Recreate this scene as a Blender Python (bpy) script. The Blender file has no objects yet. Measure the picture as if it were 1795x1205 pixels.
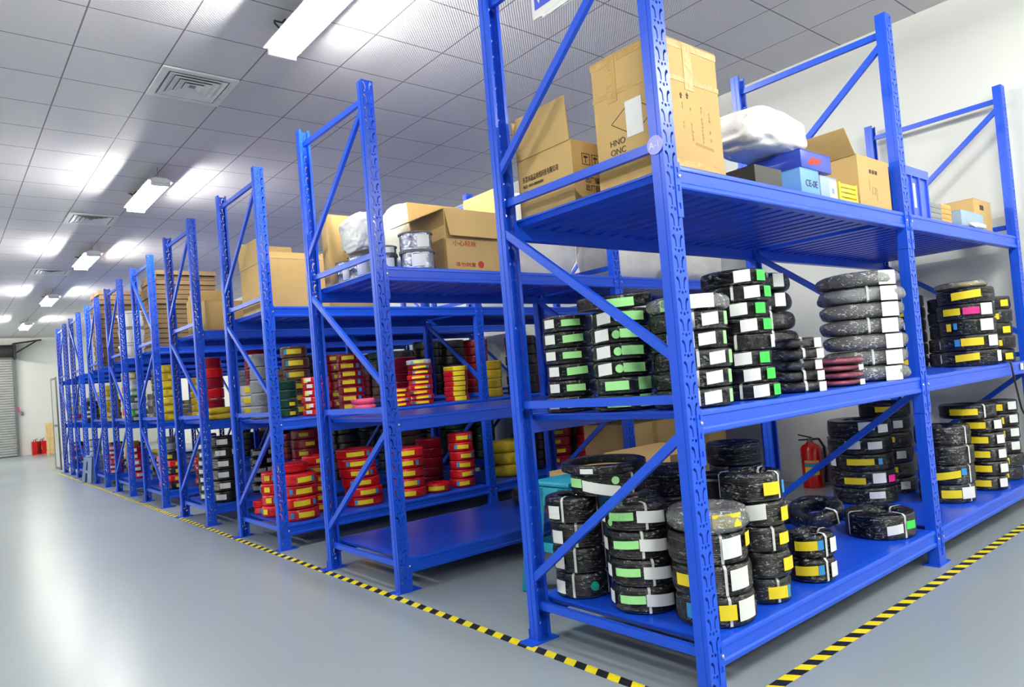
import bpy, bmesh, math, random
from math import sin, cos, pi, radians
from mathutils import Vector, Matrix

random.seed(7)
SC = bpy.context.scene
COL = SC.collection

# ------------------------------------------------------------------ camera, world, exposure
RES_X, FOCAL_PX = 1795.0, 1227.92
SHIFT_X, SHIFT_Y = -29.155, 28.797
cam_d = bpy.data.cameras.new('camera')
cam = bpy.data.objects.new('camera', cam_d)
COL.objects.link(cam)
cam_d.sensor_fit = 'HORIZONTAL'
cam_d.sensor_width = 36.0
cam_d.lens = 36.0 * FOCAL_PX / RES_X
cam_d.shift_x = -SHIFT_X / RES_X
cam_d.shift_y = SHIFT_Y / RES_X
cam_d.clip_start, cam_d.clip_end = 0.05, 100
_f = Vector((0.62848758, 0.77727681, 0.02905359))
_r = Vector((0.77648048, -0.62477681, -0.08204876))
_u = Vector((0.04562259, -0.07412617, 0.99620474))
cam.matrix_world = Matrix(((_r.x, _u.x, -_f.x, -2.04640155), (_r.y, _u.y, -_f.y, -1.49615575),
                           (_r.z, _u.z, -_f.z, 1.17692822), (0, 0, 0, 1)))
SC.camera = cam
CAMXY = Vector((-2.0464, -1.4962))

wld = bpy.data.worlds.new('world')
SC.world = wld
wld.use_nodes = True
wld.node_tree.nodes['Background'].inputs[0].default_value = (0.8, 0.85, 0.9, 1)
wld.node_tree.nodes['Background'].inputs[1].default_value = 0.3
vs = SC.view_settings
vs.view_transform, vs.look, vs.gamma, vs.exposure = 'Standard', 'None', 1.0, 0.0
vs.use_curve_mapping = False
SC.cycles.use_denoising = True
SC.cycles.max_bounces = 8
SC.cycles.diffuse_bounces = 2
SC.cycles.glossy_bounces = 4
SC.cycles.transparent_max_bounces = 12
SC.cycles.sample_clamp_indirect = 6.0
SC.cycles.caustics_reflective = False
SC.cycles.caustics_refractive = False
TUBE_POWER = 330.0

# ------------------------------------------------------------------ materials
MATS = {}


def nodes_of(name):
    m = bpy.data.materials.new(name)
    m.use_nodes = True
    nt = m.node_tree
    return m, nt, nt.nodes['Principled BSDF']


def lin(c):
    return tuple((v / 12.92 if v <= 0.04045 else ((v + 0.055) / 1.055) ** 2.4) for v in (x / 255.0 for x in c))


def mat(name, rgb, rough=0.5, metal=0.0, var=0.06, scale=6.0, bump=0.0, bscale=40.0, coat=0.0, spec=0.5, trans=0.0, sss=0):
    """Principled surface with a faint procedural mottling and optional bump."""
    if name in MATS:
        return MATS[name]
    m, nt, b = nodes_of(name)
    c = lin(rgb)
    tc = nt.nodes.new('ShaderNodeTexCoord')
    nz = nt.nodes.new('ShaderNodeTexNoise')
    nz.inputs['Scale'].default_value = scale
    nz.inputs['Detail'].default_value = 3
    nt.links.new(tc.outputs['Object'], nz.inputs['Vector'])
    cr = nt.nodes.new('ShaderNodeValToRGB')
    cr.color_ramp.elements[0].position, cr.color_ramp.elements[1].position = 0.3, 0.7
    cr.color_ramp.elements[0].color = tuple(v * (1 - var) for v in c) + (1,)
    cr.color_ramp.elements[1].color = tuple(min(1, v * (1 + var)) for v in c) + (1,)
    nt.links.new(nz.outputs['Fac'], cr.inputs['Fac'])
    nt.links.new(cr.outputs['Color'], b.inputs['Base Color'])
    b.inputs['Roughness'].default_value = rough
    b.inputs['Metallic'].default_value = metal
    b.inputs['Specular IOR Level'].default_value = spec
    b.inputs['Coat Weight'].default_value = coat
    b.inputs['Coat Roughness'].default_value = 0.1
    if trans:
        b.inputs['Transmission Weight'].default_value = trans
    if bump:
        n2 = nt.nodes.new('ShaderNodeTexNoise')
        n2.inputs['Scale'].default_value = bscale
        n2.inputs['Detail'].default_value = 4
        nt.links.new(tc.outputs['Object'], n2.inputs['Vector'])
        bp = nt.nodes.new('ShaderNodeBump')
        bp.inputs['Strength'].default_value = bump
        bp.inputs['Distance'].default_value = 0.02
        nt.links.new(n2.outputs['Fac'], bp.inputs['Height'])
        nt.links.new(bp.outputs['Normal'], b.inputs['Normal'])
        if coat:
            nt.links.new(bp.outputs['Normal'], b.inputs['Coat Normal'])
    MATS[name] = m
    return m


def film_mat(name, haze, wrinkle, tint=(0.93, 0.95, 0.96)):
    """clear wrapping film: mostly see-through, glossy, whitish where it creases"""
    m, nt, b = nodes_of(name)
    nt.nodes.remove(b)
    out = nt.nodes['Material Output']
    N = nt.nodes.new
    L = nt.links.new
    tc = N('ShaderNodeTexCoord')
    mp = N('ShaderNodeMapping')
    mp.inputs['Scale'].default_value = (1, 1, 2.2)
    L(tc.outputs['Object'], mp.inputs['Vector'])
    nz = N('ShaderNodeTexNoise')
    nz.inputs['Scale'].default_value = 28
    nz.inputs['Detail'].default_value = 5
    nz.inputs['Distortion'].default_value = 1.6
    L(mp.outputs['Vector'], nz.inputs['Vector'])
    bp = N('ShaderNodeBump')
    bp.inputs['Strength'].default_value = 0.9
    bp.inputs['Distance'].default_value = 0.012
    L(nz.outputs['Fac'], bp.inputs['Height'])
    n2 = N('ShaderNodeTexNoise')
    n2.inputs['Scale'].default_value = 17
    n2.inputs['Detail'].default_value = 3
    n2.inputs['Distortion'].default_value = 2.2
    L(mp.outputs['Vector'], n2.inputs['Vector'])
    sb = N('ShaderNodeMath')
    sb.operation = 'SUBTRACT'
    L(n2.outputs['Fac'], sb.inputs[0])
    sb.inputs[1].default_value = 0.5
    ab = N('ShaderNodeMath')
    ab.operation = 'ABSOLUTE'
    L(sb.outputs[0], ab.inputs[0])
    ms = N('ShaderNodeMath')       # creases gather in patches
    ms.operation = 'MULTIPLY_ADD'
    L(nz.outputs['Fac'], ms.inputs[0])
    ms.inputs[1].default_value = -0.55
    ms.inputs[2].default_value = 0.325
    ad = N('ShaderNodeMath')
    ad.operation = 'ADD'
    L(ab.outputs[0], ad.inputs[0])
    L(ms.outputs[0], ad.inputs[1])
    cr = N('ShaderNodeValToRGB')
    cr.color_ramp.elements[0].position, cr.color_ramp.elements[1].position = 0.014, 0.05
    cr.color_ramp.elements[1].color = (haze, haze, haze, 1)
    cr.color_ramp.elements[0].color = (wrinkle, wrinkle, wrinkle, 1)
    L(ad.outputs[0], cr.inputs['Fac'])
    tr = N('ShaderNodeBsdfTransparent')
    tr.inputs['Color'].default_value = tint + (1,)
    df = N('ShaderNodeBsdfDiffuse')
    df.inputs['Color'].default_value = (0.85, 0.87, 0.88, 1)
    gl = N('ShaderNodeBsdfAnisotropic') if False else N('ShaderNodeBsdfGlossy')
    gl.inputs['Roughness'].default_value = 0.09
    L(bp.outputs['Normal'], gl.inputs['Normal'])
    fr = N('ShaderNodeFresnel')
    fr.inputs['IOR'].default_value = 1.75
    L(bp.outputs['Normal'], fr.inputs['Normal'])
    m1 = N('ShaderNodeMixShader')
    L(cr.outputs['Color'], m1.inputs['Fac'])
    L(tr.outputs[0], m1.inputs[1])
    L(df.outputs[0], m1.inputs[2])
    m2 = N('ShaderNodeMixShader')
    L(fr.outputs[0], m2.inputs['Fac'])
    L(m1.outputs[0], m2.inputs[1])
    L(gl.outputs[0], m2.inputs[2])
    L(m2.outputs[0], out.inputs['Surface'])
    MATS[name] = m
    return m


M = {}
M['blue'] = mat('blue_powder_coat', (26, 86, 228), 0.3, var=0.05, scale=3, bump=0.04, bscale=220, spec=0.38)
M['deck'] = mat('blue_deck_paint', (24, 80, 222), 0.3, var=0.06, scale=2, bump=0.03, bscale=12, spec=0.3)
M['bolt'] = mat('zinc_bolt', (205, 208, 212), 0.25, 1.0)
M['white_plastic'] = mat('white_plastic', (238, 240, 240), 0.4)
M['sock'] = mat('lamp_socket', (225, 228, 230), 0.4)
M['cable'] = mat('dark_green_cable', (28, 46, 44), 0.5)
M['white_tag'] = mat('white_paper_tag', (238, 240, 240), 0.6, var=0.03)
M['green_tag'] = mat('green_paper_tag', (168, 242, 156), 0.6, var=0.04)
M['bright_green_tag'] = mat('bright_green_tag', (62, 214, 84), 0.55)
M['yellow_tag'] = mat('yellow_paper_tag', (248, 222, 40), 0.55, var=0.04)
M['blue_tag'] = mat('blue_paper_tag', (52, 150, 214), 0.55)
M['pink_tag'] = mat('pink_paper_tag', (228, 40, 140), 0.55)
M['teal_tag'] = mat('teal_round_tag', (20, 160, 140), 0.5)
M['strap'] = mat('white_tie_tape', (222, 224, 222), 0.5)
M['carton'] = mat('brown_cardboard', (206, 172, 112), 0.75, var=0.05, scale=5, bump=0.05, bscale=90)
M['carton_dark'] = mat('aged_cardboard', (130, 106, 74), 0.8, var=0.08, scale=5)
M['carton_edge'] = mat('cardboard_cut_edge', (186, 152, 100), 0.85)
M['tape'] = mat('brown_packing_tape', (196, 158, 88), 0.34, var=0.1, scale=12, bump=0.3, bscale=30, spec=0.35)
M['ink'] = mat('dark_print_ink', (62, 48, 34), 0.7)
M['red_ink'] = mat('red_print_ink', (196, 60, 40), 0.7)
M['blue_ink'] = mat('blue_print', (70, 88, 226), 0.5)
M['bag'] = mat('white_plastic_bag', (240, 240, 240), 0.35, bump=0.5, bscale=16, coat=0.3)
M['foam'] = mat('white_foam_sheet', (240, 238, 226), 0.7, bump=0.3, bscale=7)
M['spool_wire'] = mat('silver_wire_winding', (150, 154, 170), 0.16, 0.85, var=0.35, scale=26, bump=0.5, bscale=34)
M['spool_rim'] = mat('grey_spool_flange', (92, 96, 100), 0.4)
M['crate'] = mat('blue_crate_plastic', (70, 104, 236), 0.35)
M['yellow_crate'] = mat('yellow_crate_plastic', (244, 226, 60), 0.35)
M['teal'] = mat('teal_stool_plastic', (40, 166, 196), 0.35)
M['stool_grey'] = mat('blue_grey_stool_plastic', (130, 150, 190), 0.4)
M['red_paint'] = mat('red_extinguisher_paint', (206, 20, 22), 0.25, coat=0.4)
M['black_rubber'] = mat('black_rubber', (24, 24, 26), 0.5)
M['grey_metal'] = mat('grey_metal', (120, 124, 126), 0.4, 0.6)
M['dark_metal'] = mat('dark_mechanism_metal', (62, 64, 64), 0.5, 0.5)
M['wood'] = mat('pale_wood', (226, 192, 128), 0.6, var=0.12, scale=9)
M['paper_grey'] = mat('grey_folders', (150, 152, 154), 0.6)
M['orange_card'] = mat('orange_folders', (238, 178, 96), 0.6)
M['light_blue'] = mat('light_blue_box_card', (164, 190, 214), 0.5)
M['mint'] = mat('mint_green_cloth', (128, 196, 170), 0.7, bump=0.4, bscale=20)
M['box_blue'] = mat('printed_blue_card', (112, 170, 238), 0.4)
M['box_blue_dark'] = mat('deep_blue_card', (48, 74, 190), 0.35)
M['black_card'] = mat('black_card', (30, 30, 32), 0.5)
M['pale_panel'] = mat('pale_grey_panel', (206, 208, 200), 0.5)
M['red_string'] = mat('red_packing_string', (214, 70, 60), 0.6)
# wire insulation colours
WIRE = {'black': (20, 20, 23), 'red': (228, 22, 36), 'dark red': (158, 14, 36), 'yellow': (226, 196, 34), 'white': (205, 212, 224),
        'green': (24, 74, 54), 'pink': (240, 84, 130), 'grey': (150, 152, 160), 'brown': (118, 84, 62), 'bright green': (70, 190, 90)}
for k, c in WIRE.items():
    M['w_' + k] = mat(k.replace(' ', '_') + '_wire', c, 0.32, var=0.12, scale=14, bump=0.25, bscale=36, coat=0.25, spec=0.45)
M['film'] = film_mat('clear_stretch_film', 0.0, 0.32)
M['film_hazy'] = film_mat('cloudy_plastic_bag', 0.2, 0.8)

# ------------------------------------------------------------------ mesh helpers


class MB:
    def __init__(s):
        s.bm = bmesh.new()

    def box(s, a, b, bev=0.0):
        bm = s.bm
        x0, y0, z0 = a
        x1, y1, z1 = b
        v = [bm.verts.new(p) for p in ((x0, y0, z0), (x1, y0, z0), (x1, y1, z0), (x0, y1, z0), (x0, y0, z1), (x1, y0, z1), (x1, y1, z1), (x0, y1, z1))]
        fs = [bm.faces.new([v[i] for i in q]) for q in ((3, 2, 1, 0), (4, 5, 6, 7), (0, 1, 5, 4), (1, 2, 6, 5), (2, 3, 7, 6), (3, 0, 4, 7))]
        if bev:
            es = list({e for f in fs for e in f.edges})
            bmesh.ops.bevel(bm, geom=es, offset=bev, segments=2, affect='EDGES', profile=0.5)
        return s

    def bar(s, p, q, w, h, up=(0, 0, 1)):
        """rectangular bar from p to q; w across, h along up"""
        p, q = Vector(p), Vector(q)
        d = (q - p).normalized()
        u = Vector(up)
        sd = d.cross(u).normalized()
        u = sd.cross(d).normalized()
        vs_ = []
        for c in (p, q):
            for a, b in ((-1, -1), (1, -1), (1, 1), (-1, 1)):
                vs_.append(s.bm.verts.new(c + sd * (a * w / 2) + u * (b * h / 2)))
        for f in ((3, 2, 1, 0), (4, 5, 6, 7), (0, 1, 5, 4), (1, 2, 6, 5), (2, 3, 7, 6), (3, 0, 4, 7)):
            s.bm.faces.new([vs_[i] for i in f])
        return s

    def tube(s, pts, r, n=8, closed=False):
        pts = [Vector(p) for p in pts]
        m = len(pts)
        rings = []
        prev = None
        for i, p in enumerate(pts):
            if closed:
                d = pts[(i + 1) % m] - pts[i - 1]
            else:
                d = pts[min(i + 1, m - 1)] - pts[max(i - 1, 0)]
            d.normalize()
            a = prev if prev is not None else (Vector((0, 0, 1)) if abs(d.z) < 0.9 else Vector((1, 0, 0)))
            sd = d.cross(a).normalized()
            u = sd.cross(d).normalized()
            prev = u
            rr = r[i] if isinstance(r, (list, tuple)) else r
            rings.append([s.bm.verts.new(p + sd * (rr * cos(2 * pi * k / n)) + u * (rr * sin(2 * pi * k / n))) for k in range(n)])
        for i in range(m if closed else m - 1):
            A, B = rings[i], rings[(i + 1) % m]
            for k in range(n):
                s.bm.faces.new((A[k], A[(k + 1) % n], B[(k + 1) % n], B[k]))
        if not closed:
            s.bm.faces.new(rings[0][::-1])
            s.bm.faces.new(rings[-1])
        return s

    def lathe(s, prof, n=32, loc=(0, 0, 0), closed=False, fn=None):
        """prof: list of (r, z); closed joins last to first (a ring section)"""
        rings = []
        for j in range(n):
            a = 2 * pi * j / n
            ring = []
            for i, (r, z) in enumerate(prof):
                if fn:
                    r, z = fn(a, r, z, i)
                ring.append(s.bm.verts.new((loc[0] + r * cos(a), loc[1] + r * sin(a), loc[2] + z)))
            rings.append(ring)
        m = len(prof)
        for j in range(n):
            A, B = rings[j], rings[(j + 1) % n]
            for i in range(m if closed else m - 1):
                k = (i + 1) % m
                try:
                    s.bm.faces.new((A[i], B[i], B[k], A[k]))
                except ValueError:
                    pass
        if not closed:
            for end, flip in ((0, True), (m - 1, False)):
                if prof[end][0] > 1e-5:
                    f = [r[end] for r in rings]
                    s.bm.faces.new(f[::-1] if flip else f)
        return s

    def prism(s, poly, axis, a, b):
        """extrude polygon (u, v) along axis 'x','y','z' from a to b"""
        def P(u, v, t):
            return {'x': (t, u, v), 'y': (u, t, v), 'z': (u, v, t)}[axis]
        A = [s.bm.verts.new(P(u, v, a)) for u, v in poly]
        B = [s.bm.verts.new(P(u, v, b)) for u, v in poly]
        n = len(poly)
        for i in range(n):
            s.bm.faces.new((A[i], A[(i + 1) % n], B[(i + 1) % n], B[i]))
        s.bm.faces.new(A[::-1])
        s.bm.faces.new(B)
        return s

    def quad(s, pts, t=0.0):
        """flat sheet with thickness t along its normal"""
        pts = [Vector(p) for p in pts]
        nrm = (pts[1] - pts[0]).cross(pts[2] - pts[0]).normalized()
        A = [s.bm.verts.new(p) for p in pts]
        B = [s.bm.verts.new(p + nrm * (t or 0.001)) for p in pts]
        n = len(pts)
        s.bm.faces.new(A[::-1])
        s.bm.faces.new(B)
        for i in range(n):
            s.bm.faces.new((A[i], A[(i + 1) % n], B[(i + 1) % n], B[i]))
        return s

    def lump(s, c, r, seed=0, amp=0.15, freq=6.0, lv=4, flat=True):
        """crumpled soft mass"""
        from mathutils import noise
        t = bmesh.new()
        bmesh.ops.create_icosphere(t, subdivisions=lv, radius=1.0)
        for v in t.verts:
            p = v.co.copy()
            # squarer, cushion-like
            q = Vector([math.copysign(abs(a) ** 0.6, a) for a in p])
            q = q / max(1.0, q.length) * 1.0 if False else q * (1 / 1.18)
            n1 = noise.noise(p * 1.7 + Vector((seed, 0, 0)))
            n2 = noise.noise(p * freq + Vector((0, seed, 3)))
            k = 1 + amp * (0.8 * n1 + 0.5 * n2 - 0.25 * abs(n2))
            q = q * k
            v.co = Vector((c[0] + q.x * r[0], c[1] + q.y * r[1], c[2] + (max(q.z, -0.82) if flat else q.z) * r[2]))
        me = bpy.data.meshes.new('tmp')
        t.to_mesh(me)
        t.free()
        s.bm.from_mesh(me)
        bpy.data.meshes.remove(me)
        return s

    def mesh(s, name, m, smooth=None, recalc=True):
        if recalc:
            bmesh.ops.recalc_face_normals(s.bm, faces=s.bm.faces)
        me = bpy.data.meshes.new(name)
        s.bm.to_mesh(me)
        s.bm.free()
        me.materials.append(m)
        if smooth is not None:
            me.shade_smooth()
            if smooth < 180:
                me.set_sharp_from_angle(angle=radians(smooth))
        return me

    def obj(s, name, m, parent=None, smooth=30):
        return link(name, s.mesh(name, m, smooth), parent)


def link(name, data, parent=None, loc=None):
    o = bpy.data.objects.new(name, data)
    COL.objects.link(o)
    if parent is not None:
        o.parent = parent
    if loc is not None:
        o.location = loc
    return o


def tag(o, label, cat, group=None):
    o['label'], o['category'] = label, cat
    if group:
        o['group'] = group
    return o


def empty(name, loc, label, cat, group=None, rz=0.0):
    o = bpy.data.objects.new(name, None)
    o.empty_display_size = 0.1
    COL.objects.link(o)
    o.location = loc
    o.rotation_euler = (0, 0, rz)
    return tag(o, label, cat, group)


def struct(o):
    o['kind'] = 'structure'
    return o


def text(body, size, m, parent, name, loc, rx, ry, rz, align='LEFT', sx=1.0):
    cu = bpy.data.curves.new(name, 'FONT')
    cu.body = body
    cu.size = size
    cu.align_x = align
    cu.extrude = 0.0006
    cu.materials.append(m)
    tmp = bpy.data.objects.new('tmp_text', cu)
    COL.objects.link(tmp)
    dg = bpy.context.evaluated_depsgraph_get()
    me_ = bpy.data.meshes.new_from_object(tmp.evaluated_get(dg))
    bpy.data.objects.remove(tmp)
    bpy.data.curves.remove(cu)
    if not me_.materials:
        me_.materials.append(m)
    o = link(name, me_, parent, loc)
    o.rotation_euler = (rx, ry, rz)
    o.scale = (sx, 1, 1)
    return o


# ------------------------------------------------------------------ room
WALL_R, WALL_L, WALL_F, WALL_N, CEIL = 4.19, -7.0, 25.8, -6.0, 3.815


def wall_mat():
    m, nt, b = nodes_of('white_wall_paint')
    tc = nt.nodes.new('ShaderNodeTexCoord')
    nz = nt.nodes.new('ShaderNodeTexNoise')
    nz.inputs['Scale'].default_value = 1.3
    nz.inputs['Detail'].default_value = 6
    nt.links.new(tc.outputs['Object'], nz.inputs['Vector'])
    cr = nt.nodes.new('ShaderNodeValToRGB')
    cr.color_ramp.elements[0].color = lin((228, 231, 226)) + (1,)
    cr.color_ramp.elements[1].color = lin((240, 242, 238)) + (1,)
    nt.links.new(nz.outputs['Fac'], cr.inputs['Fac'])
    nt.links.new(cr.outputs['Color'], b.inputs['Base Color'])
    b.inputs['Roughness'].default_value = 0.6
    return m


def floor_mat():
    m, nt, b = nodes_of('grey_epoxy_floor')
    tc = nt.nodes.new('ShaderNodeTexCoord')
    nz = nt.nodes.new('ShaderNodeTexNoise')
    nz.inputs['Scale'].default_value = 0.5
    nz.inputs['Detail'].default_value = 2
    nt.links.new(tc.outputs['Object'], nz.inputs['Vector'])
    cr = nt.nodes.new('ShaderNodeValToRGB')
    cr.color_ramp.elements[0].position, cr.color_ramp.elements[1].position = 0.1, 0.9
    cr.color_ramp.elements[0].color = lin((144, 154, 161)) + (1,)
    cr.color_ramp.elements[1].color = lin((153, 163, 170)) + (1,)
    nt.links.new(nz.outputs['Fac'], cr.inputs['Fac'])
    nt.links.new(cr.outputs['Color'], b.inputs['Base Color'])
    b.inputs['Roughness'].default_value = 0.27
    b.inputs['Specular IOR Level'].default_value = 0.4
    return m


TILE, TX, TY = 0.597, -1.138, 3.531


def ceiling_mat():
    m, nt, b = nodes_of('ceiling_tiles')
    N, L = nt.nodes.new, nt.links.new
    tc = N('ShaderNodeTexCoord')
    sp = N('ShaderNodeSeparateXYZ')
    L(tc.outputs['Object'], sp.inputs[0])

    def mth(op, a, v=None):
        n = N('ShaderNodeMath')
        n.operation = op
        if isinstance(a, float):
            n.inputs[0].default_value = a
        else:
            L(a, n.inputs[0])
        if v is not None:
            if isinstance(v, float):
                n.inputs[1].default_value = v
            else:
                L(v, n.inputs[1])
        return n.outputs[0]
    seams, dims = [], []
    for k, o0 in (('X', TX), ('Y', TY)):
        t = mth('DIVIDE', mth('SUBTRACT', sp.outputs[k], o0 - 100 * TILE), TILE)
        fr = mth('FRACT', t)
        d = mth('ABSOLUTE', mth('SUBTRACT', fr, 0.5))
        seams.append(mth('GREATER_THAN', d, 0.5 - 0.0052 / TILE))
        dims.append(mth('SINE', mth('MULTIPLY', sp.outputs[k], 2 * pi / 0.024)))
    seam = mth('MAXIMUM', seams[0], seams[1])
    dim = mth('MULTIPLY', dims[0], dims[1])
    mix = N('ShaderNodeMix')
    mix.data_type = 'RGBA'
    L(seam, mix.inputs['Factor'])
    mix.inputs['A'].default_value = lin((222, 220, 226)) + (1,)
    mix.inputs['B'].default_value = lin((120, 118, 126)) + (1,)
    L(mix.outputs['Result'], b.inputs['Base Color'])
    bp = N('ShaderNodeBump')
    bp.inputs['Strength'].default_value = 0.35
    bp.inputs['Distance'].default_value = 0.004
    L(dim, bp.inputs['Height'])
    L(bp.outputs['Normal'], b.inputs['Normal'])
    b.inputs['Roughness'].default_value = 0.55
    return m


WM = wall_mat()
struct(MB().box((WALL_L, WALL_N, -0.1), (WALL_R, WALL_F, 0)).obj('floor', floor_mat()))
struct(MB().box((WALL_L, WALL_N, CEIL), (WALL_R, WALL_F, CEIL + 0.1)).obj('ceiling', ceiling_mat()))
struct(MB().box((WALL_R, WALL_N, 0), (WALL_R + 0.15, WALL_F, CEIL)).obj('wall_right', WM))
struct(MB().box((WALL_L - 0.15, WALL_N, 0), (WALL_L, WALL_F, CEIL)).obj('wall_left', WM))
struct(MB().box((WALL_L, WALL_F, 0), (WALL_R, WALL_F + 0.15, CEIL)).obj('wall_back', WM))
struct(MB().box((WALL_L, WALL_N - 0.15, 0), (WALL_R, WALL_N, CEIL)).obj('wall_front', WM))

# roller shutter door in the back wall
M['shutter'] = mat('galvanised_shutter', (186, 188, 186), 0.35, 0.35, var=0.05)
dr = empty('door_1', (0.1, WALL_F, 0), 'grey slatted roller shutter door in the far end wall', 'door')
del dr['category']
struct(dr)
poly = []
z = 0.02
while z < 3.15:
    poly += [(-0.055, z), (-0.085, z + 0.02), (-0.085, z + 0.055), (-0.055, z + 0.078)]
    z += 0.08
poly += [(-0.03, z), (-0.03, 0.02)]
mb = MB()
mb.prism(poly, 'x', -3.6, -0.06)
mb.obj('shutter_curtain', M['shutter'], dr, 30)
MB().box((-0.07, -0.12, 0), (0.0, -0.001, 3.15)).obj('guide_rail', M['grey_metal'], dr)
MB().box((-3.67, -0.12, 0), (-3.6, -0.001, 3.15)).obj('guide_rail', M['grey_metal'], dr)
dm = MB()
dm.lathe([(0.0, -3.75), (0.2, -3.75), (0.2, -0.05), (0.0, -0.05)], 24)
me = dm.mesh('shutter_drum', M['dark_metal'], 40)
me.transform(Matrix.Rotation(pi / 2, 4, 'Y'))
link('shutter_drum', me, dr, (0, -0.25, 3.38))
MB().box((-0.04, -0.45, 3.12), (0.04, -0.001, 3.62)).obj('drum_bracket', M['dark_metal'], dr)
MB().bar((0.0, -0.4, 3.6), (0.75, -0.2, 3.72), 0.05, 0.05).bar((0.02, -0.3, 3.3), (0.62, -0.22, 3.69), 0.04, 0.04).obj('support_arm', M['dark_metal'], dr)
MB().box((0.1, -0.05, 1.3), (0.16, -0.001, 1.42), 0.006).obj('switch_box', M['grey_metal'], dr)
MB().box((0.0, -0.14, 1.42), (0.05, -0.12, 1.56)).obj('warning_sticker', M['pink_tag'], dr)

# ------------------------------------------------------------------ lamps and vents in the ceiling


def tube_mat():
    m, nt, b = nodes_of('fluorescent_tube_glow')
    b.inputs['Base Color'].default_value = (0.9, 0.9, 0.9, 1)
    b.inputs['Emission Color'].default_value = (1.0, 0.985, 0.90, 1)
    b.inputs['Emission Strength'].default_value = TUBE_POWER
    return m


M['tube'] = tube_mat()
ZL = 3.60
_lamp = {}


def lamp(x, y, label):
    t = empty('fluorescent_lamp', (x, y, ZL), label, 'ceiling lamp', 'twin tube lamps hung under the ceiling')
    if not _lamp:
        mb = MB()
        mb.prism([(-0.03, 0.016), (0.03, 0.016), (0.125, 0.03), (0.13, 0.034), (0.06, 0.066), (-0.06, 0.066), (-0.13, 0.034), (-0.125, 0.03)], 'y', -0.62, 0.62)
        _lamp['h'] = mb.mesh('lamp_housing', M['white_plastic'], 30)
        mb = MB()
        mb.lathe([(0.0, -0.585), (0.0135, -0.585), (0.0135, 0.585), (0.0, 0.585)], 14)
        me_ = mb.mesh('fluorescent_tube', M['tube'], 60)
        me_.transform(Matrix.Rotation(pi / 2, 4, 'X'))
        _lamp['t'] = me_
        _lamp['s'] = MB().box((-0.1, -0.016, -0.022), (0.1, 0.016, 0.026), 0.005).mesh('tube_socket', M['sock'], 30)
        _lamp['c'] = MB().tube([(0, 0, 0.06), (0.015, 0.03, 0.11), (-0.02, 0.05, 0.16), (-0.07, 0.03, 0.185), (-0.09, -0.02, 0.17),
                                (-0.04, -0.03, 0.165), (0.0, 0.0, CEIL - ZL - 0.001)], 0.007).mesh('hanging_cable', M['cable'], 60)
        _lamp['r'] = MB().tube([(0, 0, 0.06), (0, 0, CEIL - ZL - 0.001)], 0.004, 6).mesh('hanging_rod', M['grey_metal'], 60)
    link('lamp_housing', _lamp['h'], t)
    for sx in (-0.075, 0.075):
        link('fluorescent_tube', _lamp['t'], t, (sx, 0, -0.002))
    for sy in (-0.6, 0.6):
        link('tube_socket', _lamp['s'], t, (0, sy, 0))
    link('hanging_cable', _lamp['c'], t, (0, 0.5, 0))
    link('hanging_rod', _lamp['r'], t, (0, -0.5, 0))


NTH = ['nearest', 'second nearest', 'third nearest', 'fourth nearest', 'farthest']
for i, y in enumerate((2.55, 7.15, 11.2, 15.75, 20.6)):
    lamp(0.0, y, f'{NTH[i]} of the glowing twin tube lamps in the row above the rack ends')
for x, nm in ((-2.4, 'behind the camera'), (0.3, 'before the rack end'), (3.0, 'at the right')):
    lamp(x, -2.3, f'twin tube lamp above the front aisle outside the view, {nm}')
    if x != 0.3:
        lamp(x, -4.4, f'twin tube lamp near the front wall outside the view, {nm}')
for y, nm in ((2.55, 'nearest'), (7.15, 'second'), (11.2, 'third'), (15.75, 'fourth'), (20.6, 'farthest')):  # added unseen column, brightens the far floor, end wall and rack ends
    lamp(-4.2, y, f'added twin tube lamp above the open floor left of the view, {nm}')


lamp(-2.2, 21.5, 'added twin tube lamp over the far open floor outside the view, nearer one')  # unseen pair added to brighten the far wall and floor
lamp(-2.2, 24.2, 'added twin tube lamp outside the view by the shutter door')


def vent(i, j, label):
    cx, cy = TX + (i + 0.5) * TILE, TY + (j + 0.5) * TILE
    t = empty('air_vent', (cx, cy, CEIL), label, 'air vent', 'square air diffusers in the ceiling')
    h = TILE / 2 - 0.006
    mb = MB()
    for a, b_, z in ((h, h - 0.055, 0.0),):
        for sx, sy, ex, ey in ((-a, -a, a, -b_), (-a, b_, a, a), (-a, -b_, -b_, b_), (b_, -b_, a, b_)):
            mb.box((sx, sy, -0.014), (ex, ey, -0.001))
    mb.obj('vent_frame', M['white_plastic'], t)
    MB().box((-h + 0.05, -h + 0.05, -0.003), (h - 0.05, h - 0.05, -0.001)).obj('vent_opening', M['paper_grey'], t)
    r = h - 0.07
    while r > 0.03:
        mb = MB()
        r2 = r - 0.046
        for k in range(4):
            R_ = Matrix.Rotation(k * pi / 2, 3, 'Z')
            mb.quad([R_ @ Vector(p) for p in ((-r, -r, -0.017), (r, -r, -0.017), (r2, -r2, -0.006), (-r2, -r2, -0.006))], 0.002)
        mb.obj('vent_blade', M['white_plastic'], t)
        r -= 0.05
    return t


vent(1, 1, 'square white air diffuser in the ceiling, nearest one, left of the nearest lamp')
vent(1, 9, 'square white air diffuser in the ceiling beside the second nearest lamp')
vent(1, 16, 'square white air diffuser in the ceiling near the third nearest lamp')

# ------------------------------------------------------------------ floor marking tape


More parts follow.
